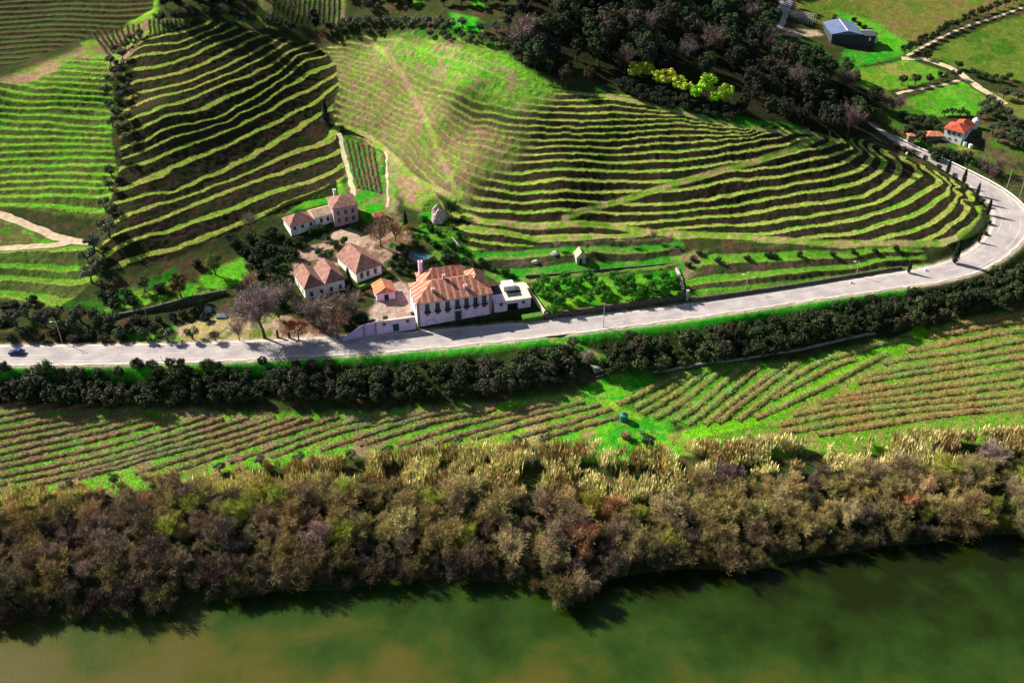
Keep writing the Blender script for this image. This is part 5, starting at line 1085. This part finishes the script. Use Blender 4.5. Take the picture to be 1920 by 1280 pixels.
# --- the pink manor
man, W, a, yaw = frame('manor_house', (784,611), (922,590), 14.6, 'long pink manor with seven balconies and striped terracotta hip roof', 'house')
H = float(zat(a, 569)) - 14.6
D = 11.5
BM().box(0, W, 0, D, -.6, H).box(W*.14, W*.80, D - .003, D + 5.5, -.6, H - .2).box(W - 6.5, W - .02, D - .002, D + 1.5, -.6, H - .1).obj('wall', W_PINK, man)
BM().box(-.12, W + .12, -.12, D + .12, H - .45, H - .15).obj('cornice', M_TRIM, man)
for x_ in (-.05, W - .75): BM().box(x_, x_ + .8, -.05, .75, -.6, H - .47).obj('corner_stones', M_QUOIN, man)
r1 = BM().hip(0, W, 0, D, H, 3.6).obj('roof', T_MANOR, man)
r2 = BM().hip(W*.14, W*.80, D - 3.2, D + 5.5, H - .1, 3.75, oh=.4).obj('roof', T_MANOR, man)
BM().hip(W - 6.6, W + .02, 2.5, D + 1.5, H - .05, 3.5, 'y').obj('roof', T_MANOR, man)
def chimney(root, x, y, z0, z1, w_, m, capm=None):
    o = BM().box(x - w_/2, x + w_/2, y - w_/2, y + w_/2, z0, z1).box(x - w_/2 - .12, x + w_/2 + .12, y - w_/2 - .12, y + w_/2 + .12, z1, z1 + .18).obj('chimney', m, root)
    BM().box(x - w_/2 + .15, x + w_/2 - .15, y - w_/2 + .15, y + w_/2 - .15, z1 + .18, z1 + .2).obj('flue', M_DARK, o); return o
chimney(man, W*.19, D + 4.0, H - .5, H + 4.6, 1.1, W_PINK); chimney(man, W*.24, 2.6, H + .6, H + 2.6, .8, M_TRIM); chimney(man, W*.67, 2.2, H + .5, H + 2.4, .8, M_TRIM); chimney(man, W*.42, D*.5 + .2, H + 2.8, H + 4.6, .7, M_TRIM)
for i, fx in enumerate((.135,.272,.405,.538,.66,.783,.90)):
    x = W * fx; o = window(man, x, H*.58, H*.90, 1.15, m=M_QUOIN)
    BM().box(x - .52, x - .08, -.10, -.075, H*.60, H*.88).box(x + .08, x + .52, -.10, -.075, H*.60, H*.88).obj('shutter', M_GREEN if i != 5 else M_DARK, o)
    b = BM().box(x - 1.0, x + 1.0, -.85, 0, H*.555, H*.575).box(x - 1.0, x + 1.0, -.85, -.81, H*.575 + .95, H*.575 + 1.02)
    for k in range(9): b.box(x - .98 + k * .24, x - .95 + k * .24, -.84, -.81, H*.575, H*.575 + .96)
    for sx in (-1.0, .96): b.box(x + sx, x + sx + .04, -.81, -.01, H*.575 + .95, H*.575 + 1.02)
    b.obj('balcony', M_IRON, man)
    if i != 3: window(man, x, H*.41, H*.47, .95, bars=False, m=M_QUOIN)
dr = BM().box(W*.505, W*.58, -.06, -.003, -.2, H*.40).obj('door', M_GREEN, man); BM().box(W*.49, W*.505, -.1, 0, -.2, H*.42).box(W*.58, W*.595, -.1, 0, -.2, H*.42).box(W*.505, W*.58, -.1, 0, H*.40, H*.42).obj('door_frame', M_QUOIN, dr)
ar = BM(); kx = W*.18
for k in range(10):
    t0, t1 = math.pi * k / 10, math.pi * (k + 1) / 10; ar.quad((kx + 1.5*math.cos(t0), -.05, .15 + 1.3*math.sin(t0)), (kx + 1.75*math.cos(t0), -.05, .15 + 1.55*math.sin(t0)), (kx + 1.75*math.cos(t1), -.05, .15 + 1.55*math.sin(t1)), (kx + 1.5*math.cos(t1), -.05, .15 + 1.3*math.sin(t1)))
ar.obj('arch', M_QUOIN, man)
for yy in (2.5, 5.5, 8.5): window(man, yy, H*.58, H*.84, 1.0, face='l', X=0.0)
# --- annex with roof terrace
ax_, W2, a2, _ = frame('garage_annex', (926.5,588), (995,578.5), 14.6, 'low flat-roofed pink garage annex right of the manor', 'house')
h2 = float(zat(a2, 568)) - 14.6
BM().box(.03, W2*.36, 0, 9, -.5, h2).box(W2*.66, W2, 0, 9, -.5, h2).box(W2*.36, W2*.66, 0, 9, h2*.74, h2).box(W2*.36, W2*.66, 2.5, 9, -.5, h2*.74).obj('wall', W_PINK, ax_)
BM().box(W2*.33, W2 + .2, -.15, 9.1, h2, h2 + .25).obj('terrace_roof', M_PALE, ax_)
BM().slope((.04, -.2, h2 - .3), (W2*.33, -.2, h2 - .3), (W2*.33, 9, h2 + .3), (.04, 9, h2 + .3)).obj('roof', M_DARK, ax_)
BM().box(W2*.36 + .05, W2*.66 - .05, 1.6, 1.66, -.4, h2*.73).obj('garage_door', M_DARK, ax_)
window(ax_, W2*.19, h2*.66, h2*.86, .9, bars=False); window(ax_, W2*.80, h2*.62, h2*.82, .9, bars=False)
BM().box(W2*.37, W2*.68, 5.2, 8.6, h2 + .25, h2 + 1.9).obj('rooftop_cabin', M_WHITE, ax_)
BM().box(W2*.42, W2*.80, 1.6, 4.9, h2 + .25, h2 + .32).obj('dark_roof_panel', M_DARK, ax_)
# --- pink outbuilding
ob, W3, a3, _ = frame('pink_outbuilding', (707,566), (741,560), 15.2, 'tiny pink outbuilding with bright orange tile roof in the courtyard', 'outbuilding')
BM().box(0, W3, 0, 5.5, -.5, 3.0).quad((0,0,3.0),(W3,0,3.0),(W3/2,0,4.5)).quad((W3,5.5,3.0),(0,5.5,3.0),(W3/2,5.5,4.5)).obj('wall', W_PINK, ob)
BM().hip(0, W3, 0, 5.5, 2.95, 1.75, 'y', .3, .3).obj('roof', T_ORANGE, ob); BM().box(W3*.42, W3*.66, -.05, -.003, -.2, 2.0).obj('door', M_DARK, ob)
# --- barns
b1, W4, a4, _ = frame('barn', (670,531), (716,515), 16.2, 'white barn with steep brown roof, half hipped, behind the pink outbuilding', 'barn')
h4 = float(zat(a4, 511)) - 16.2
BM().box(0, W4, 0, 12.5, -1, h4).quad((W4, 12.5, h4), (0, 12.5, h4), (W4/2, 12.5, h4 + 3.2)).obj('wall', W_WHITE, b1)
BM().hip(0, W4, 0, 12.5, h4, 3.4, 'y', None, .05).obj('roof', T_BROWN, b1)
for x in (.2, .45, .75): window(b1, W4 * x, h4*.35, h4*.8, .9)
b2, W5, a5, _ = frame('double_barn', (574,563), (648,544), 15.6, 'white barn with two parallel brown hip roofs behind bare trees', 'barn')
h5 = float(zat(a5, 541)) - 15.6
BM().box(0, W5, 0, 10.5, -1, h5).obj('wall', W_WHITE, b2)
BM().hip(0, W5/2 - .4, 0, 10.5, h5, 2.9, 'y', None, .6, oh=.38).obj('roof', T_BROWN, b2); BM().hip(W5/2 + .4, W5, 0, 10.5, h5 + .003, 2.9, 'y', None, .6, oh=.38).obj('roof', T_BROWN, b2)
for x in (.15, .4, .65, .88): window(b2, W5 * x, 1.0, 2.4, .9)
for yy in (2.5, 6.5): window(b2, yy, 1.2, 2.4, .9, face='l', X=0)
# --- rear farm row
c1, W6, a6, _ = frame('rear_cottage', (546.5,441), (591,429), 19.4, 'white cottage with dark hipped roof at the left of the rear farm row', 'house')
h6 = float(zat(a6, 424)) - 19.4
BM().box(0, W6, 0, 6.5, -1, h6).obj('wall', W_WHITE, c1); BM().hip(0, W6, 0, 6.5, h6, 2.4, oh=.4).obj('roof', T_BROWN, c1)
for x in (.17, .5, .85): window(c1, W6 * x, h6*.5, h6*.8, .9, bars=False)
c2, W7, a7, _ = frame('middle_cottage', (592,427), (626,418), 19.9, 'small white cottage with a tan lean-to roof between rear cottage and tall farmhouse', 'house')
h7 = float(zat(a7, 408)) - 19.9
BM().box(.05, W7, 0, 5.8, -1, h7).obj('wall', W_WHITE, c2); BM().hip(.05, W7, 0, 5.8, h7, 1.5, 'x', .2, .2, oh=.3).obj('roof', T_PALE, c2)
for x in (.35, .7): window(c2, W7 * x, h7*.4, h7*.75, .8, bars=False)
c3, W8, a8, _ = frame('tall_farmhouse', (628,425), (673,417), 20.2, 'tall grey-fronted farmhouse with brown roof at the right of the rear row', 'house')
h8 = float(zat(a8, 390)) - 20.2
BM().box(0, W8, 0, 8, -1, h8).obj('wall', wallmat('rose_grey_plaster', (.40,.30,.30)), c3); BM().hip(0, W8, 0, 8, h8, 2.4).obj('roof', T_BROWN, c3)
for x in (.2, .5, .8):
    window(c3, W8 * x, h8*.58, h8*.80, .9); window(c3, W8 * x, h8*.18, h8*.4, .9)
chimney(c3, W8*.28, 6.5, h8 + .4, h8 + 3.2, .8, W_WHITE)
lt, Wl, _, _ = frame('yard_shed', (704,417), (724,412), 21.0, 'little shed with pale orange roof in the brown yard', 'shed')
BM().box(0, Wl, 0, 3, -.5, 1.9).obj('wall', W_STONE, lt); BM().hip(0, Wl, 0, 3, 1.9, .9, 'x', .1, .1, oh=.25).obj('roof', T_ORANGE, lt)
# --- stone hut above the orchard
sh_, Wh, ah, _ = frame('stone_hut', (1081,495), (1098,493.5), 17.6, 'small stone hut with steep pale roof above the orchard', 'hut')
BM().box(0, Wh, 0, 3.4, -.6, 2.4).quad((0,0,2.4),(Wh,0,2.4),(Wh/2,0,4.1)).quad((Wh,3.4,2.4),(0,3.4,2.4),(Wh/2,3.4,4.1)).obj('wall', W_GREY, sh_)
BM().hip(0, Wh, 0, 3.4, 2.35, 1.95, 'y', .1, .1, oh=.3).obj('roof', T_PALE, sh_); BM().box(Wh*.3, Wh*.6, -.05, -.003, -.2, 1.7).obj('door', M_DARK, sh_)
rh, Wr, _, _ = frame('field_shed', (1115,706), (1141,700), 7.2, 'small weathered shed with pale roof beside the ramp', 'shed')
BM().box(0, Wr, 0, 3, -.6, 1.9).obj('wall', W_STONE, rh); BM().slope((-.3,-.3,1.9),(Wr+.3,-.3,1.9),(Wr+.3,3.3,2.6),(-.3,3.3,2.6)).quad((-.3,3.3,2.5),(Wr+.3,3.3,2.5),(Wr+.3,-.3,1.8),(-.3,-.3,1.8)).quad((-.3,-.3,1.8),(Wr+.3,-.3,1.8),(Wr+.3,-.3,1.9),(-.3,-.3,1.9)).obj('roof', M_CONC, rh)
BM().box(0, Wr, -1.2, -1.12, .8, .9).box(0, .08, -1.2, -1.12, -.4, .8).box(Wr-.08, Wr, -1.2, -1.12, -.4, .8).obj('railing', M_WHITE, rh)
# --- white house at the right
wh, W9, a9, _ = frame('white_house', (1766.5,262), (1801,271), 23.2, 'white two-storey house with red hipped roof on the right hillside', 'house')
h9 = float(zat(a9, 240)) - 23.2
BM().box(0, W9, 0, 7.5, -2, h9).box(1.0, W9 - .3, 7.498, 14, -2, h9 - .8).obj('wall', W_WHITE, wh)
BM().hip(0, W9, 0, 7.5, h9, 1.9).obj('roof', T_RED, wh); BM().hip(1.0, W9 - .3, 5, 14, h9 - .8, 1.9, 'y').obj('roof', T_RED, wh)
for x in (.25, .52, .8): window(wh, W9 * x, h9*.62, h9*.84, 1.0)
for x in (.35, .68): window(wh, W9 * x, h9*.2, h9*.32, .7, bars=False)
window(wh, 4, h9*.5, h9*.8, 1.0, face='r', X=W9)
for px, py, lab in ((1808,273,'white round water tank at the white house corner, left one'),(1819,277,'white round water tank at the white house corner, right one')):
    s_ = spot(px, py); o = BM().cyl(0, 0, .8, -.5, 1.3).cyl(0, 0, .8, 1.3, 1.6, .2).obj('water_tank', M_WHITE, None, s_); tagk(o, lab, 'tank', 'tanks at the white house')
s_ = spot(1826, 240); o = BM().cyl(0, 0, 1.25, -.5, 3.4).cyl(0, 0, 1.25, 3.4, 4.2, .3).obj('water_tower', M_WHITE, None, s_); tagk(o, 'stubby white round tower right behind the red roof', 'tank')
sd, Ws, _, _ = frame('red_roofed_shed', (1737,264), (1766,264), 23.0, 'low shed with rusty red roof left of the white house', 'shed')
BM().box(0, Ws, 0, 4, -1, 2).obj('wall', W_STONE, sd); BM().hip(0, Ws, 0, 4, 2, 1.2).obj('roof', T_ORANGE, sd)
sd, Ws, _, _ = frame('tiny_shed', (1703,262), (1714,262), 23.0, 'tiny orange-roofed shed among dark bushes by the road', 'shed')
BM().box(0, Ws, 0, 2, -1, 1.6).obj('wall', W_STONE, sd); BM().hip(0, Ws, 0, 2, 1.6, .7).obj('roof', T_ORANGE, sd)
# --- blue-roofed barn far right
bb, Wb, ab, _ = frame('blue_roofed_barn', (1556,90), (1640,91), 33.0, 'large dark barn with pale blue sheet-metal roof in the far fields', 'barn')
hb = float(zat(ab, 62)) - 33.0
wl = Wb * .66
BM().box(0, wl, 0, 17, -2, hb - .5).quad((0,0,hb-.5),(wl,0,hb-.5),(wl/2,0,hb+.9)).quad((wl,17,hb-.5),(0,17,hb-.5),(wl/2,17,hb+.9)).box(wl, Wb, 0, 6, -2, hb - 1.2).obj('wall', W_DARK, bb)
BM().hip(0, wl, 0, 17, hb - .5, 1.5, 'y', .02, .02).obj('roof', T_BLUE, bb)
BM().box(wl*.5 - .15, wl*.5 + .15, .1, 16.9, hb + 1.0, hb + 1.06).obj('ridge_cap', M_WHITE, bb)
BM().box(wl + .02, Wb + .1, -.1, 6.1, hb - 1.2, hb - 1.05).obj('roof', W_DARK, bb)
BM().box(Wb*.83, Wb*.87, -.06, -.003, hb*.5, hb*.72).obj('window', M_WHITE, bb); BM().box(Wb - .5, Wb + .06, -.09, 0, hb*.35, hb - 1.3).obj('corner_panel', M_WHITE, bb); BM().box(wl + .3, Wb*.98, 6.2, 6.6, hb - 2, hb - .6).obj('back_parapet', M_WHITE, bb)
hu, Wu, _, _ = frame('pink_hut', (1491,27), (1508,27), 35.5, 'small pale hut with pink roof by the far road', 'hut')
BM().box(0, Wu, 0, 4, -1, 2.2).obj('wall', W_WHITE, hu); BM().hip(0, Wu, 0, 4, 2.2, 1.1).obj('roof', T_BROWN, hu)
pg = link('pergola', None, None, (0, 0, 0)); tagk(pg, 'long slatted pergola between far road and blue-roofed barn', 'pergola')
A_ = spot(1481, 32); B_ = spot(1522, 50); dd = unit((B_ - A_)[:2]); nn_ = np.array([-dd[1], dd[0]]); Lp = np.linalg.norm((B_ - A_)[:2]); pg.location = tuple(float(v) for v in A_); pg.rotation_euler = (0, 0, math.atan2(dd[1], dd[0]))
for i in range(12):
    x = Lp * i / 11
    for y in (0, 3.0): BM().box(x - .12, x + .12, y - .12, y + .12, -1.5, 2.6).obj('post', M_CONC, pg)
BM().box(-.2, Lp + .2, -.1, .1, 2.6, 2.8).box(-.2, Lp + .2, 2.9, 3.1, 2.6, 2.8).obj('beam', M_CONC, pg)
# --- walls
def wall_thing(name, L, h0, h1, th, m, label, cat='wall', step=1.0, zfix=None, cap=None, group=None):
    q = smoothline(P(L), step); n = len(q); t = unit(np.stack([np.gradient(q[:, 0]), np.gradient(q[:, 1])], 1)); nn = np.stack([-t[:, 1], t[:, 0]], 1); o0 = q[0].copy()
    zt = (G(q[:, 0], q[:, 1]) if zfix is None else np.interp(np.linspace(0, 1, n), np.linspace(0, 1, len(zfix)), zfix)); ar = np.arange(n)
    zb = np.minimum(G(q[:, 0], q[:, 1]), zt) - .8; top = zt + h1 + .08 * (vnoise(ar / 2.0, ar * 0.0, 3) - .5); prof = [(-th/2, zb), (-th/2, top), (th/2, top), (th/2, zb)]
    V = np.stack([np.stack([q[:, 0] + nn[:, 0] * k - o0[0], q[:, 1] + nn[:, 1] * k - o0[1], z - o0[2]], 1) for k, z in prof], 1).reshape(-1, 3)
    idx = np.arange(n * 4).reshape(n, 4); F = [tuple(int(v) for v in f) for f in np.stack([idx[:-1, :-1], idx[:-1, 1:], idx[1:, 1:], idx[1:, :-1]], -1).reshape(-1, 4)] + [tuple(int(v) for v in idx[0][::-1]), tuple(int(v) for v in idx[-1])]
    me = bpy.data.meshes.new(name); me.from_pydata([tuple(map(float, v)) for v in V], [], F); me.materials.append(m); me.update()
    o = link(name, me, None, o0); tagk(o, label, cat, group); return o, q, top
gw, q, top = wall_thing('garden_wall', [(178,602),(215,594),(260,585),(300,577),(350,566),(400,555),(425,550)], 0, .2, .7, W_DSTONE, 'long dark stone retaining wall below the terraced garden', zfix=[16.4,16.7,16.8,16.9,17.0,17.0,17.0])
fe = link('wall_fence', None, None, q[0]); tagk(fe, 'thin post fence along the top of the garden retaining wall', 'fence')
for i in range(2, len(q) - 2, 4):
    BM().box(-.07, .07, -.07, .07, 0, 1.25).obj('post', M_WOOD, fe, (q[i, 0] - q[0, 0], q[i, 1] - q[0, 1], top[i] - q[0, 2]))
wall_thing('orchard_wall', [(1022,597),(1090,588),(1160,578),(1230,568),(1290,559)], 0, .3, .6, W_DSTONE, 'shaded stone wall along the front of the orchard', zfix=[15.7,15.7,15.8,15.9,16.0])
wall_thing('orchard_side_wall', [(984,537),(1003,563),(1021,594)], 0, .9, .6, M_PALE, 'pale plastered wall climbing the left side of the orchard', zfix=[16.4,15.9,15.4])
wall_thing('pier_wall', [(1268,505),(1275,520),(1281,545)], 0, .7, .8, W_GREY, 'pale stone wall end at the right side of the orchard')
wall_thing('roadside_wall', [(1295,566),(1400,551),(1500,536),(1600,519),(1690,503)], 0, .5, .6, W_DSTONE, 'low dark stone wall along the road under the round hill', zfix=[15.3,15.3,15.4,15.6,15.8])
wall_thing('terrace_wall', [(985,521),(1060,513),(1130,508),(1200,501),(1262,494)], 0, .15, .5, W_DSTONE, 'dark dry-stone wall behind the back row of citrus', zfix=[17.2,17.2,17.2,17.2,17.2])
wall_thing('field_edge_wall', [(1224,698),(1280,690),(1350,679),(1430,667),(1500,656),(1560,642),(1640,626)], 0, .7, .5, solid('grey_stone_wall', (.20,.18,.17), .3, 1), 'low grey wall at the foot of the hedge right of the ramp')
pw, Wp, ap, _ = frame('courtyard_wall', (705,624), (780,614), 14.5, 'pink courtyard wall with green gate and two small windows left of the manor', 'wall')
hp = float(zat(ap, 604.5)) - 14.5
BM().box(0, Wp, 0, .6, -.6, hp).obj('wall', W_PINK, pw); BM().box(-.05, Wp, -.06, .66, hp, hp + .15).obj('coping', M_PALE, pw)
g_ = BM().box(Wp*.43, Wp*.58, -.05, -.003, -.3, hp*.62).obj('gate', M_GREEN, pw); window(pw, Wp*.22, hp*.62, hp*.82, .9, bars=False); window(pw, Wp*.80, hp*.64, hp*.84, .9, bars=False)
BM().box(.0, .3, -.04, -.002, -.4, hp).obj('pilaster', M_QUOIN, pw)
pl, Wq, aq, _ = frame('end_wall', (656,634), (704.4,624), 14.4, 'curving pink wall end with sloping top by the bare red tree', 'wall')
hq = hp - .1; b_ = BM(); pr = [(-2.2, .1), (0, 1.2), (Wq*.35, hq*.8), (Wq*.55, hq*.97), (Wq, hq)]
for (xa, za), (xb, zb_) in zip(pr[:-1], pr[1:]):
    b_.quad((xa,0,-.6),(xb,0,-.6),(xb,0,zb_),(xa,0,za)).quad((xb,.5,-.6),(xa,.5,-.6),(xa,.5,za),(xb,.5,zb_)).quad((xa,0,za),(xb,0,zb_),(xb,.5,zb_),(xa,.5,za))
b_.obj('wall', wallmat('lilac_plaster', (.62,.42,.68)), pl); BM().box(Wq*.52, Wq*.60, -.04, -.002, -.5, hq*.96).obj('pilaster', M_QUOIN, pl)
hd, Wd, _, _ = frame('box_hedge', (982,603), (1019,597), 14.5, 'clipped low hedge block beside the garage entrance', 'hedge')
hb_ = BM().box(0, Wd, 0, 2.2, -.4, 1.1).obj('hedge_body', M_HEDGE, hd)
hd, Wd, _, _ = frame('long_hedge', (668,541), (728,516), 15.9, 'narrow bright green hedge strip in front of the brown barn', 'hedge')
BM().box(0, Wd, -1.4, -.5, -.4, 1.0).obj('hedge_body', M_HEDGE, hd)
# --- pond, rock, vegetable frame
s_ = spot(790, 480); pd = link('round_pond', None, None, s_); tagk(pd, 'round stone basin of teal water behind the manor', 'pond')
kb = BM(); k = 28
for i in range(k):
    t0, t1 = 2*math.pi*i/k, 2*math.pi*(i+1)/k
    P_ = lambda r, t, z: (r*math.cos(t), r*math.sin(t), z)
    kb.quad(P_(4.1,t0,-.9),P_(4.1,t1,-.9),P_(4.1,t1,.7),P_(4.1,t0,.7)).quad(P_(4.1,t0,.7),P_(4.1,t1,.7),P_(3.7,t1,.7),P_(3.7,t0,.7)).quad(P_(3.7,t0,.7),P_(3.7,t1,.7),P_(3.7,t1,-.5),P_(3.7,t0,-.5))
kb.obj('basin', W_STONE, pd); BM().cyl(0, 0, 3.72, .3, .42, k=28).obj('water', M_POND, pd)
def rock(px, py, r, hgt, label, m, seed):
    g = np.random.default_rng(seed); bm = bmesh.new(); bmesh.ops.create_icosphere(bm, subdivisions=3, radius=1)
    for v in bm.verts:
        c_ = v.co; k = .75 + .5 * float(vnoise(np.array(c_.x * 2.3 + seed), np.array(c_.y * 2.3 + c_.z * 3.1), seed)) ; v.co = (c_.x * r * k, c_.y * r * k, max(-.3, c_.z) * hgt * k)
    me = bpy.data.meshes.new('boulder'); bm.to_mesh(me); bm.free(); me.materials.append(m); o = link('boulder', me, None, spot(px, py)); tagk(o, label, 'rock'); return o
rock(822, 412, 2.6, 5.2, 'tall pale rock outcrop behind the manor garden', solid('pale_rock', (.42,.34,.30), .3, 1), 3)
rock(1040, 478, 1.2, 1.0, 'grey boulder on the strip left of the stone hut', W_GREY, 5); rock(1004, 492, 1.0, .8, 'small grey boulder at the left end of the strip', W_GREY, 8)
tr_ = link('bean_trellis', None, None, spot(862, 470)); tagk(tr_, 'white-poled trellis in the vegetable bed', 'trellis'); tr_.rotation_euler = (0, 0, 2.0)
for i in range(6): BM().box(i*1.3 - .06, i*1.3 + .06, -.06, .06, -.4, 1.8).obj('pole', M_WHITE, tr_)
BM().box(0, 6.5, -.04, .04, 1.7, 1.78).obj('rail', M_WHITE, tr_)
# --- tarpaulins, tank, poles, lamps, markers
for i, (px, py, w_, lab) in enumerate(((391,583,1.1,'small blue-grey tarpaulin tent under the garden wall'),(416,594,1.5,'flat blue-grey tarpaulin cover beside the plane tree'))):
    o = BM().hip(-w_, w_, -1.0, 1.0, .5, 1.3 - .6*i, 'x', .5, .5, oh=0, th=.5).obj('tarpaulin', M_TARP, None, spot(px, py)); tagk(o, lab, 'tarpaulin')
tk = link('teal_water_tank', None, None, spot(1169, 787)); tagk(tk, 'teal plastic water tank at the corner of the lower fields', 'tank'); BM().cyl(0,0,1.15,-.3,1.9,k=16).cyl(0,0,1.15,1.9,2.2,.5,k=16).obj('body', M_TEAL, tk); BM().cyl(0,0,.4,2.2,2.4,k=12).obj('lid', M_DARK, tk)
def pole(px, py, h, label, arm=True, name='street_lamp', m=None, lean=0.0):
    s_ = spot(px, py); r_ = link(name, None, None, s_); tagk(r_, label, 'street lamp' if arm else 'pole'); BM().cyl(0,0,.13,-.5,h,.08,k=8).obj('post', m or M_CONC, r_)
    if arm: BM().box(-1.3,.05,-.04,.04,h-.12,h-.04).obj('arm', M_CONC, r_); BM().box(-1.75,-1.1,-.13,.13,h-.16,h-.02).obj('lamp_head', M_WHITE, r_)
    else: BM().box(-.5,.5,-.05,.05,h-.5,h-.38).obj('crossbar', M_WOOD, r_)
    return r_
pole(117, 643, 7.5, 'street lamp beside the road near the blue car'); pole(1131, 613, 8.5, 'tall utility pole at the road edge opposite the orchard', False, 'utility_pole', M_CONC)
pole(1398, 543, 5.5, 'thin pale lamp post on the terrace strip under the round hill'); pole(1605, 518, 5.5, 'thin lamp post under the terraces nearest the lone cypress')
pole(276, 600, 6.0, 'slim pole in front of the garden retaining wall', False, 'utility_pole'); pole(1888, 352, 7, 'slender pole on the outer side of the road bend', False, 'utility_pole'); pole(1912, 368, 7, 'slender pole at the right picture edge above the bend', False, 'utility_pole')
s_ = spot(500, 592); gl = link('globe_lamp', None, None, s_); tagk(gl, 'white globe lamp on a post beside the plane tree', 'street lamp'); BM().cyl(0,0,.1,-.5,4.2,.07,k=8).obj('post', M_IRON, gl)
bm = bmesh.new(); bmesh.ops.create_uvsphere(bm, u_segments=16, v_segments=10, radius=.62); me = bpy.data.meshes.new('globe'); bm.to_mesh(me); bm.free(); me.materials.append(M_LAMP); [setattr(p_, 'use_smooth', True) for p_ in me.polygons]; link('globe', me, gl, (0,0,4.7))
for px, py, lab in ((303,676,'thin marker post on the verge left of the plane shadow'),(1620,556,'thin marker post on the verge under the round hill'),(1853,507,'thin marker post on the verge at the bend'),(1595,531,'white stone marker on the inner road edge under the hill'),(1735,508,'white stone marker near the lone roadside cypress'),(1700,290,'white stone beside the shaded road behind the hill')):
    st_ = 'stone' in lab; o = (BM().box(-.3,.3,-.25,.25,-.3,.8).box(-.2,.2,-.18,.18,.8,.95) if st_ else BM().cyl(0,0,.07,-.3,1.7).box(-.12,.12,-.05,.05,1.2,1.6)).obj('milestone' if st_ else 'marker_post', M_WHITE, None, spot(px, py)); tagk(o, lab, 'marker')
pr_ = spot(1288, 562); o = BM().box(-.35,.35,-.35,.35,-.5,3.2).box(-.45,.45,-.45,.45,3.2,3.4).obj('gate_pier', W_GREY, None, pr_); tagk(o, 'square stone gate pier at the right end of the orchard wall', 'pier')
# gate piers under the plane tree
for px, py, lab in ((521,632,'dark stone post right of the plane trunk'),(543,634,'thin dark post left of the orange tree')):
    o = BM().box(-.3,.3,-.3,.3,-.4,2.4).box(-.36,.36,-.36,.36,2.4,2.55).obj('gate_pier', W_DSTONE, None, spot(px, py)); tagk(o, lab, 'pier')
# --- guard rail on the outer side of the bend
n_ = len(road); i0 = int(np.argmin(np.hypot(road[:,0]-at_z([(1893,400)],16.5)[0][0], road[:,1]-at_z([(1893,400)],16.5)[0][1]))); seg = offs(road, 0)[i0:n_-40]
t = unit(np.stack([np.gradient(seg[:,0]), np.gradient(seg[:,1])],1)); nn = np.stack([-t[:,1], t[:,0]],1); gq = seg[:, :2] - nn * (seg[:, 3:4] + .15); gz = seg[:, 2]
gr = link('guard_rail', None, None, (gq[0,0], gq[0,1], gz[0])); tagk(gr, 'long white parapet rail on the outer edge of the climbing road', 'guard rail')
o0 = np.array([gq[0,0], gq[0,1], gz[0]]); V=[]
for k_, zz_ in ((-.12,.35),(-.12,.85),(.12,.85),(.12,.35)): V.append(np.stack([gq[:,0]-nn[:,0]*k_-o0[0], gq[:,1]-nn[:,1]*k_-o0[1], gz+zz_-o0[2]],1))
V = np.stack(V,1).reshape(-1,3); idx = np.arange(len(gq)*4).reshape(-1,4); F = np.stack([idx[:-1], np.roll(idx[:-1],-1,1), np.roll(idx[1:],-1,1), idx[1:]],-1).reshape(-1,4)
link('rail', mesh_np('rail', V, F, M_WHITE), gr)
pm = BM().box(-.1,.1,-.1,.1,-.6,.36)
pmo = None
for i in range(0, len(gq), 5):
    l_ = (gq[i,0]-o0[0], gq[i,1]-o0[1], gz[i]-o0[2])
    if pmo is None: pmo = pm.obj('post', M_CONC, gr, l_)
    else: link('post', pmo.data, gr, l_)
# --- the car
cr_ = link('car', None, None, None); q = at_z([(32,663)], 14.0)[0]; cr_.location = (float(q[0]), float(q[1]), 14.03); cr_.rotation_euler = (0, 0, R(181)); tagk(cr_, 'dark blue car driving on the road at the left edge', 'car')
prof = [(-2.15,.35),(-2.2,.75),(-2.0,.95),(-1.35,1.0),(2.0*.45,1.0),(1.5,.92),(2.1,.8),(2.2,.55),(2.15,.35)]; cab = [(-1.75,.97),(-1.2,1.42),(.25,1.45),(1.05,.97)]
def extr(pr, wy, wtop=None):
    b = BM(); n = len(pr); wt = wtop or wy
    L_ = [(x, -(wy if z < 1.1 else wt), z) for x, z in pr]; R__ = [(x, (wy if z < 1.1 else wt), z) for x, z in pr]
    b.quad(*L_[::-1]); b.quad(*R__)
    for i in range(n): j = (i+1) % n; b.quad(L_[i], L_[j], R__[j], R__[i])
    return b
body = extr(prof, .88).obj('body', M_CARBLUE, cr_); extr([(-1.3,1.421),(-1.2,1.44),(.2,1.475),(.3,1.451)], .66).obj('roof', M_CARBLUE, cr_); extr(cab, .80, .64).obj('windows', M_GLASS, cr_)
for x in (-1.35, 1.38):
    for y in (-.82, .82):
        bm = bmesh.new(); bmesh.ops.create_cone(bm, cap_ends=True, segments=16, radius1=.33, radius2=.33, depth=.22, matrix=Matrix.Rotation(R(90), 4, 'X')); me = bpy.data.meshes.new('wheel'); bm.to_mesh(me); bm.free(); me.materials.append(M_RUB); wo = link('wheel', me, cr_, (x, y, .33))
        bm = bmesh.new(); bmesh.ops.create_cone(bm, cap_ends=True, segments=12, radius1=.19, radius2=.19, depth=.24, matrix=Matrix.Rotation(R(90), 4, 'X')); me = bpy.data.meshes.new('hubcap'); bm.to_mesh(me); bm.free(); me.materials.append(M_CONC); link('hubcap', me, wo)
for y in (-.62, .62): BM().box(2.13,2.2,y-.18,y+.18,.6,.74).obj('headlight', M_WHITE, cr_); BM().box(-2.22,-2.17,y-.15,y+.15,.68,.82).obj('tail_light', solid('red_lamp',(.3,.02,.02),.1,1), cr_)
